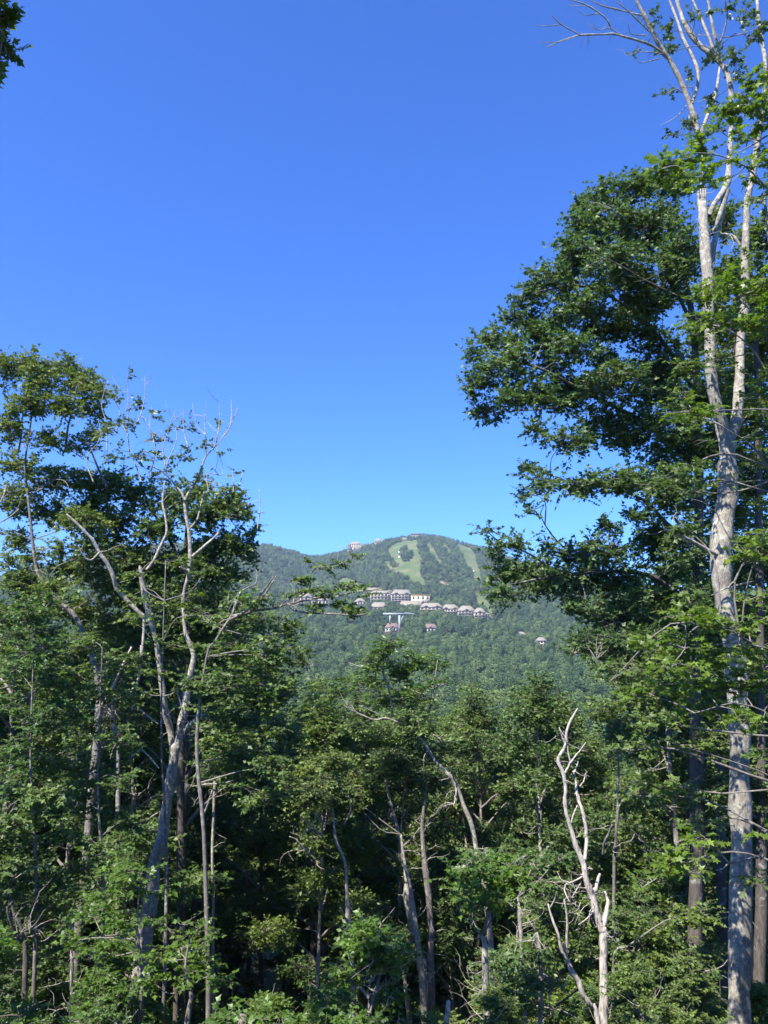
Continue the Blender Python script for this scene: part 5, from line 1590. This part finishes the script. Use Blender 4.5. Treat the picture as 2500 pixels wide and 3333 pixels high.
SPOT = [(-1e9, 'beyond the left edge'), (0, 'at the far left edge'), (180, 'left of the forked tree'), (330, 'behind the forked tree'), (460, 'right of the forked tree'), (600, 'left of the slender pale trunk'),
        (740, 'right of the slender pale trunk'), (850, 'behind the leaning pair of trunks'), (960, 'behind the leaning pale trunk'), (1090, 'left of the bleached snag'), (1210, 'behind the bleached snag'),
        (1320, 'right of the bleached snag'), (1460, 'behind the big pale trunk at right'), (1659, 'beyond the right edge')]


def spot(u):
    return [t for x, t in SPOT if u / 1.507 >= x][-1]


def far_row(Y, a, b):
    return 'near the front of the wood' if Y < a else 'deep in the wood' if Y < b else 'at the back of the wood'


n_wood = 0
Yr = 29.0
while Yr < 80:
    half = Yr * .56 + 2
    st = 3.2 + .03 * Yr
    for x in np.arange(-half, half, st):
        X, Y = x + random.uniform(-1.2, 1.2), Yr + random.uniform(-1.3, 1.3)
        kind = random.choice(KINDS)
        g = float(ground(X, Y))
        u, v0 = (float(q[0]) for q in project([[X, Y, g]]))
        line = roof_line(u, 2.0 / Y * F)
        zt = CAMZ + ray(u, line)[2] * Y     # height that just reaches the line of tree tops
        want = (zt - g) * random.uniform(.93, 1.05)
        if want < 7:
            continue
        h = min(want, random.uniform(15, 21))
        kd = 'maple' if 'maple' in kind[0].name else 'oak'
        w = f'{far_row(Y, 40, 56)} {spot(u)}'
        plant(kind, X, Y, h / (kind[1] * 1.05), ('tall green maple ' if kd == 'maple' else 'tall dark oak ') + w, 'trees of the dense wood, ' + w)
        n_wood += 1
    Yr += 3.6 + .02 * Yr
# lower leafy trees under and before the tall ones
Yr = 21.0
while Yr < 52:
    half = Yr * .54 + 1
    for x in np.arange(-half, half, 2.7 + .025 * Yr):
        X, Y = x + random.uniform(-1.0, 1.0), Yr + random.uniform(-1.1, 1.1)
        kind = random.choice(LOW)
        g = float(ground(X, Y))
        u, v0 = (float(q[0]) for q in project([[X, Y, g]]))
        d = u / 1.507
        if Y < 29 and (440 < d < 1310 or 300 < d < 400) and random.random() < .95 or Y < 37 and 440 < d < 1310 and random.random() < .32 or random.random() < .2:
            continue
        zt = CAMZ + ray(u, roof_line(u, 1.5 / Y * F) + 40)[2] * Y
        h = min(zt - g, random.uniform(5.0, 10.5) if Y > 26 else random.uniform(4, 7.5))
        if h < 3.5:
            continue
        kd = 'maple' if 'maple' in kind[0].name else 'oak'
        w = f'{far_row(Y, 27, 38)} {spot(u)}'
        plant(kind, X, Y, h / (kind[1] * 1.05), f'low leafy {kd} ' + w, 'low trees under the wood, ' + w)
        n_wood += 1
    Yr += 3.4
n_sap = 0
for Yr in (13.2, 15.0, 17.2, 19.5, 22, 25, 28):
    half = Yr * .53 + 1
    for x in np.arange(-half, half, 1.75 + Yr * .02):
        X, Y = x + random.uniform(-.7, .7), Yr + random.uniform(-.8, .8)
        u, v = (float(q[0]) for q in project([[X, Y, float(ground(X, Y))]]))
        kind = random.choice(SAPS)
        h = random.uniform(1.9, 3.3) if random.random() < .8 else random.uniform(3.3, 4.8)
        if (640 < u < 1450 and random.random() < .8) or (1740 < u < 2060 and Yr < 17.4) or (2320 < u < 2500 and Yr < 15.6) or (480 < u < 640 and Yr < 20):
            continue
        if 1750 < u < 2080 and Yr < 17.5:
            h = min(h, 2.2)
        w = f"{'front' if Yr < 16 else 'middle' if Yr < 20 else 'back'} of the undergrowth {spot(u)}"
        plant(kind, X, Y, h / (kind[1] * 1.05), 'small leafy sapling at the ' + w, 'saplings, ' + w)
        n_sap += 1


def undergrowth():
    n = 30000
    Y = 11 + 52 * rng.uniform(0, 1, n) ** 1.2
    X = rng.uniform(-1, 1, n) * (Y * .56 + 1)
    keep = np.sin(X * .8 + 2 * np.sin(Y * .5)) + np.sin(Y * 1.1 - X * .4) + rng.normal(0, .8, n) > -.4
    X, Y = X[keep], Y[keep]
    P = np.column_stack([X, Y, ground(X, Y) + rng.uniform(.05, .55, len(X))])
    a = rng.uniform(0, 6.28, len(X))
    A = np.column_stack([np.cos(a), np.sin(a), rng.normal(.1, .3, len(X))])
    mb = MB()
    put_leaves(mb, P, A, UP + rng.normal(0, .4, (len(X), 3)), rng.uniform(.10, .30, len(X)), T_KITE)
    tag(link('undergrowth', mb.mesh('undergrowth', M['oak'])), 'low leafy undergrowth covering the forest floor between the trunks', kind='stuff')


undergrowth()
print('wood', n_wood, 'saplings', n_sap)
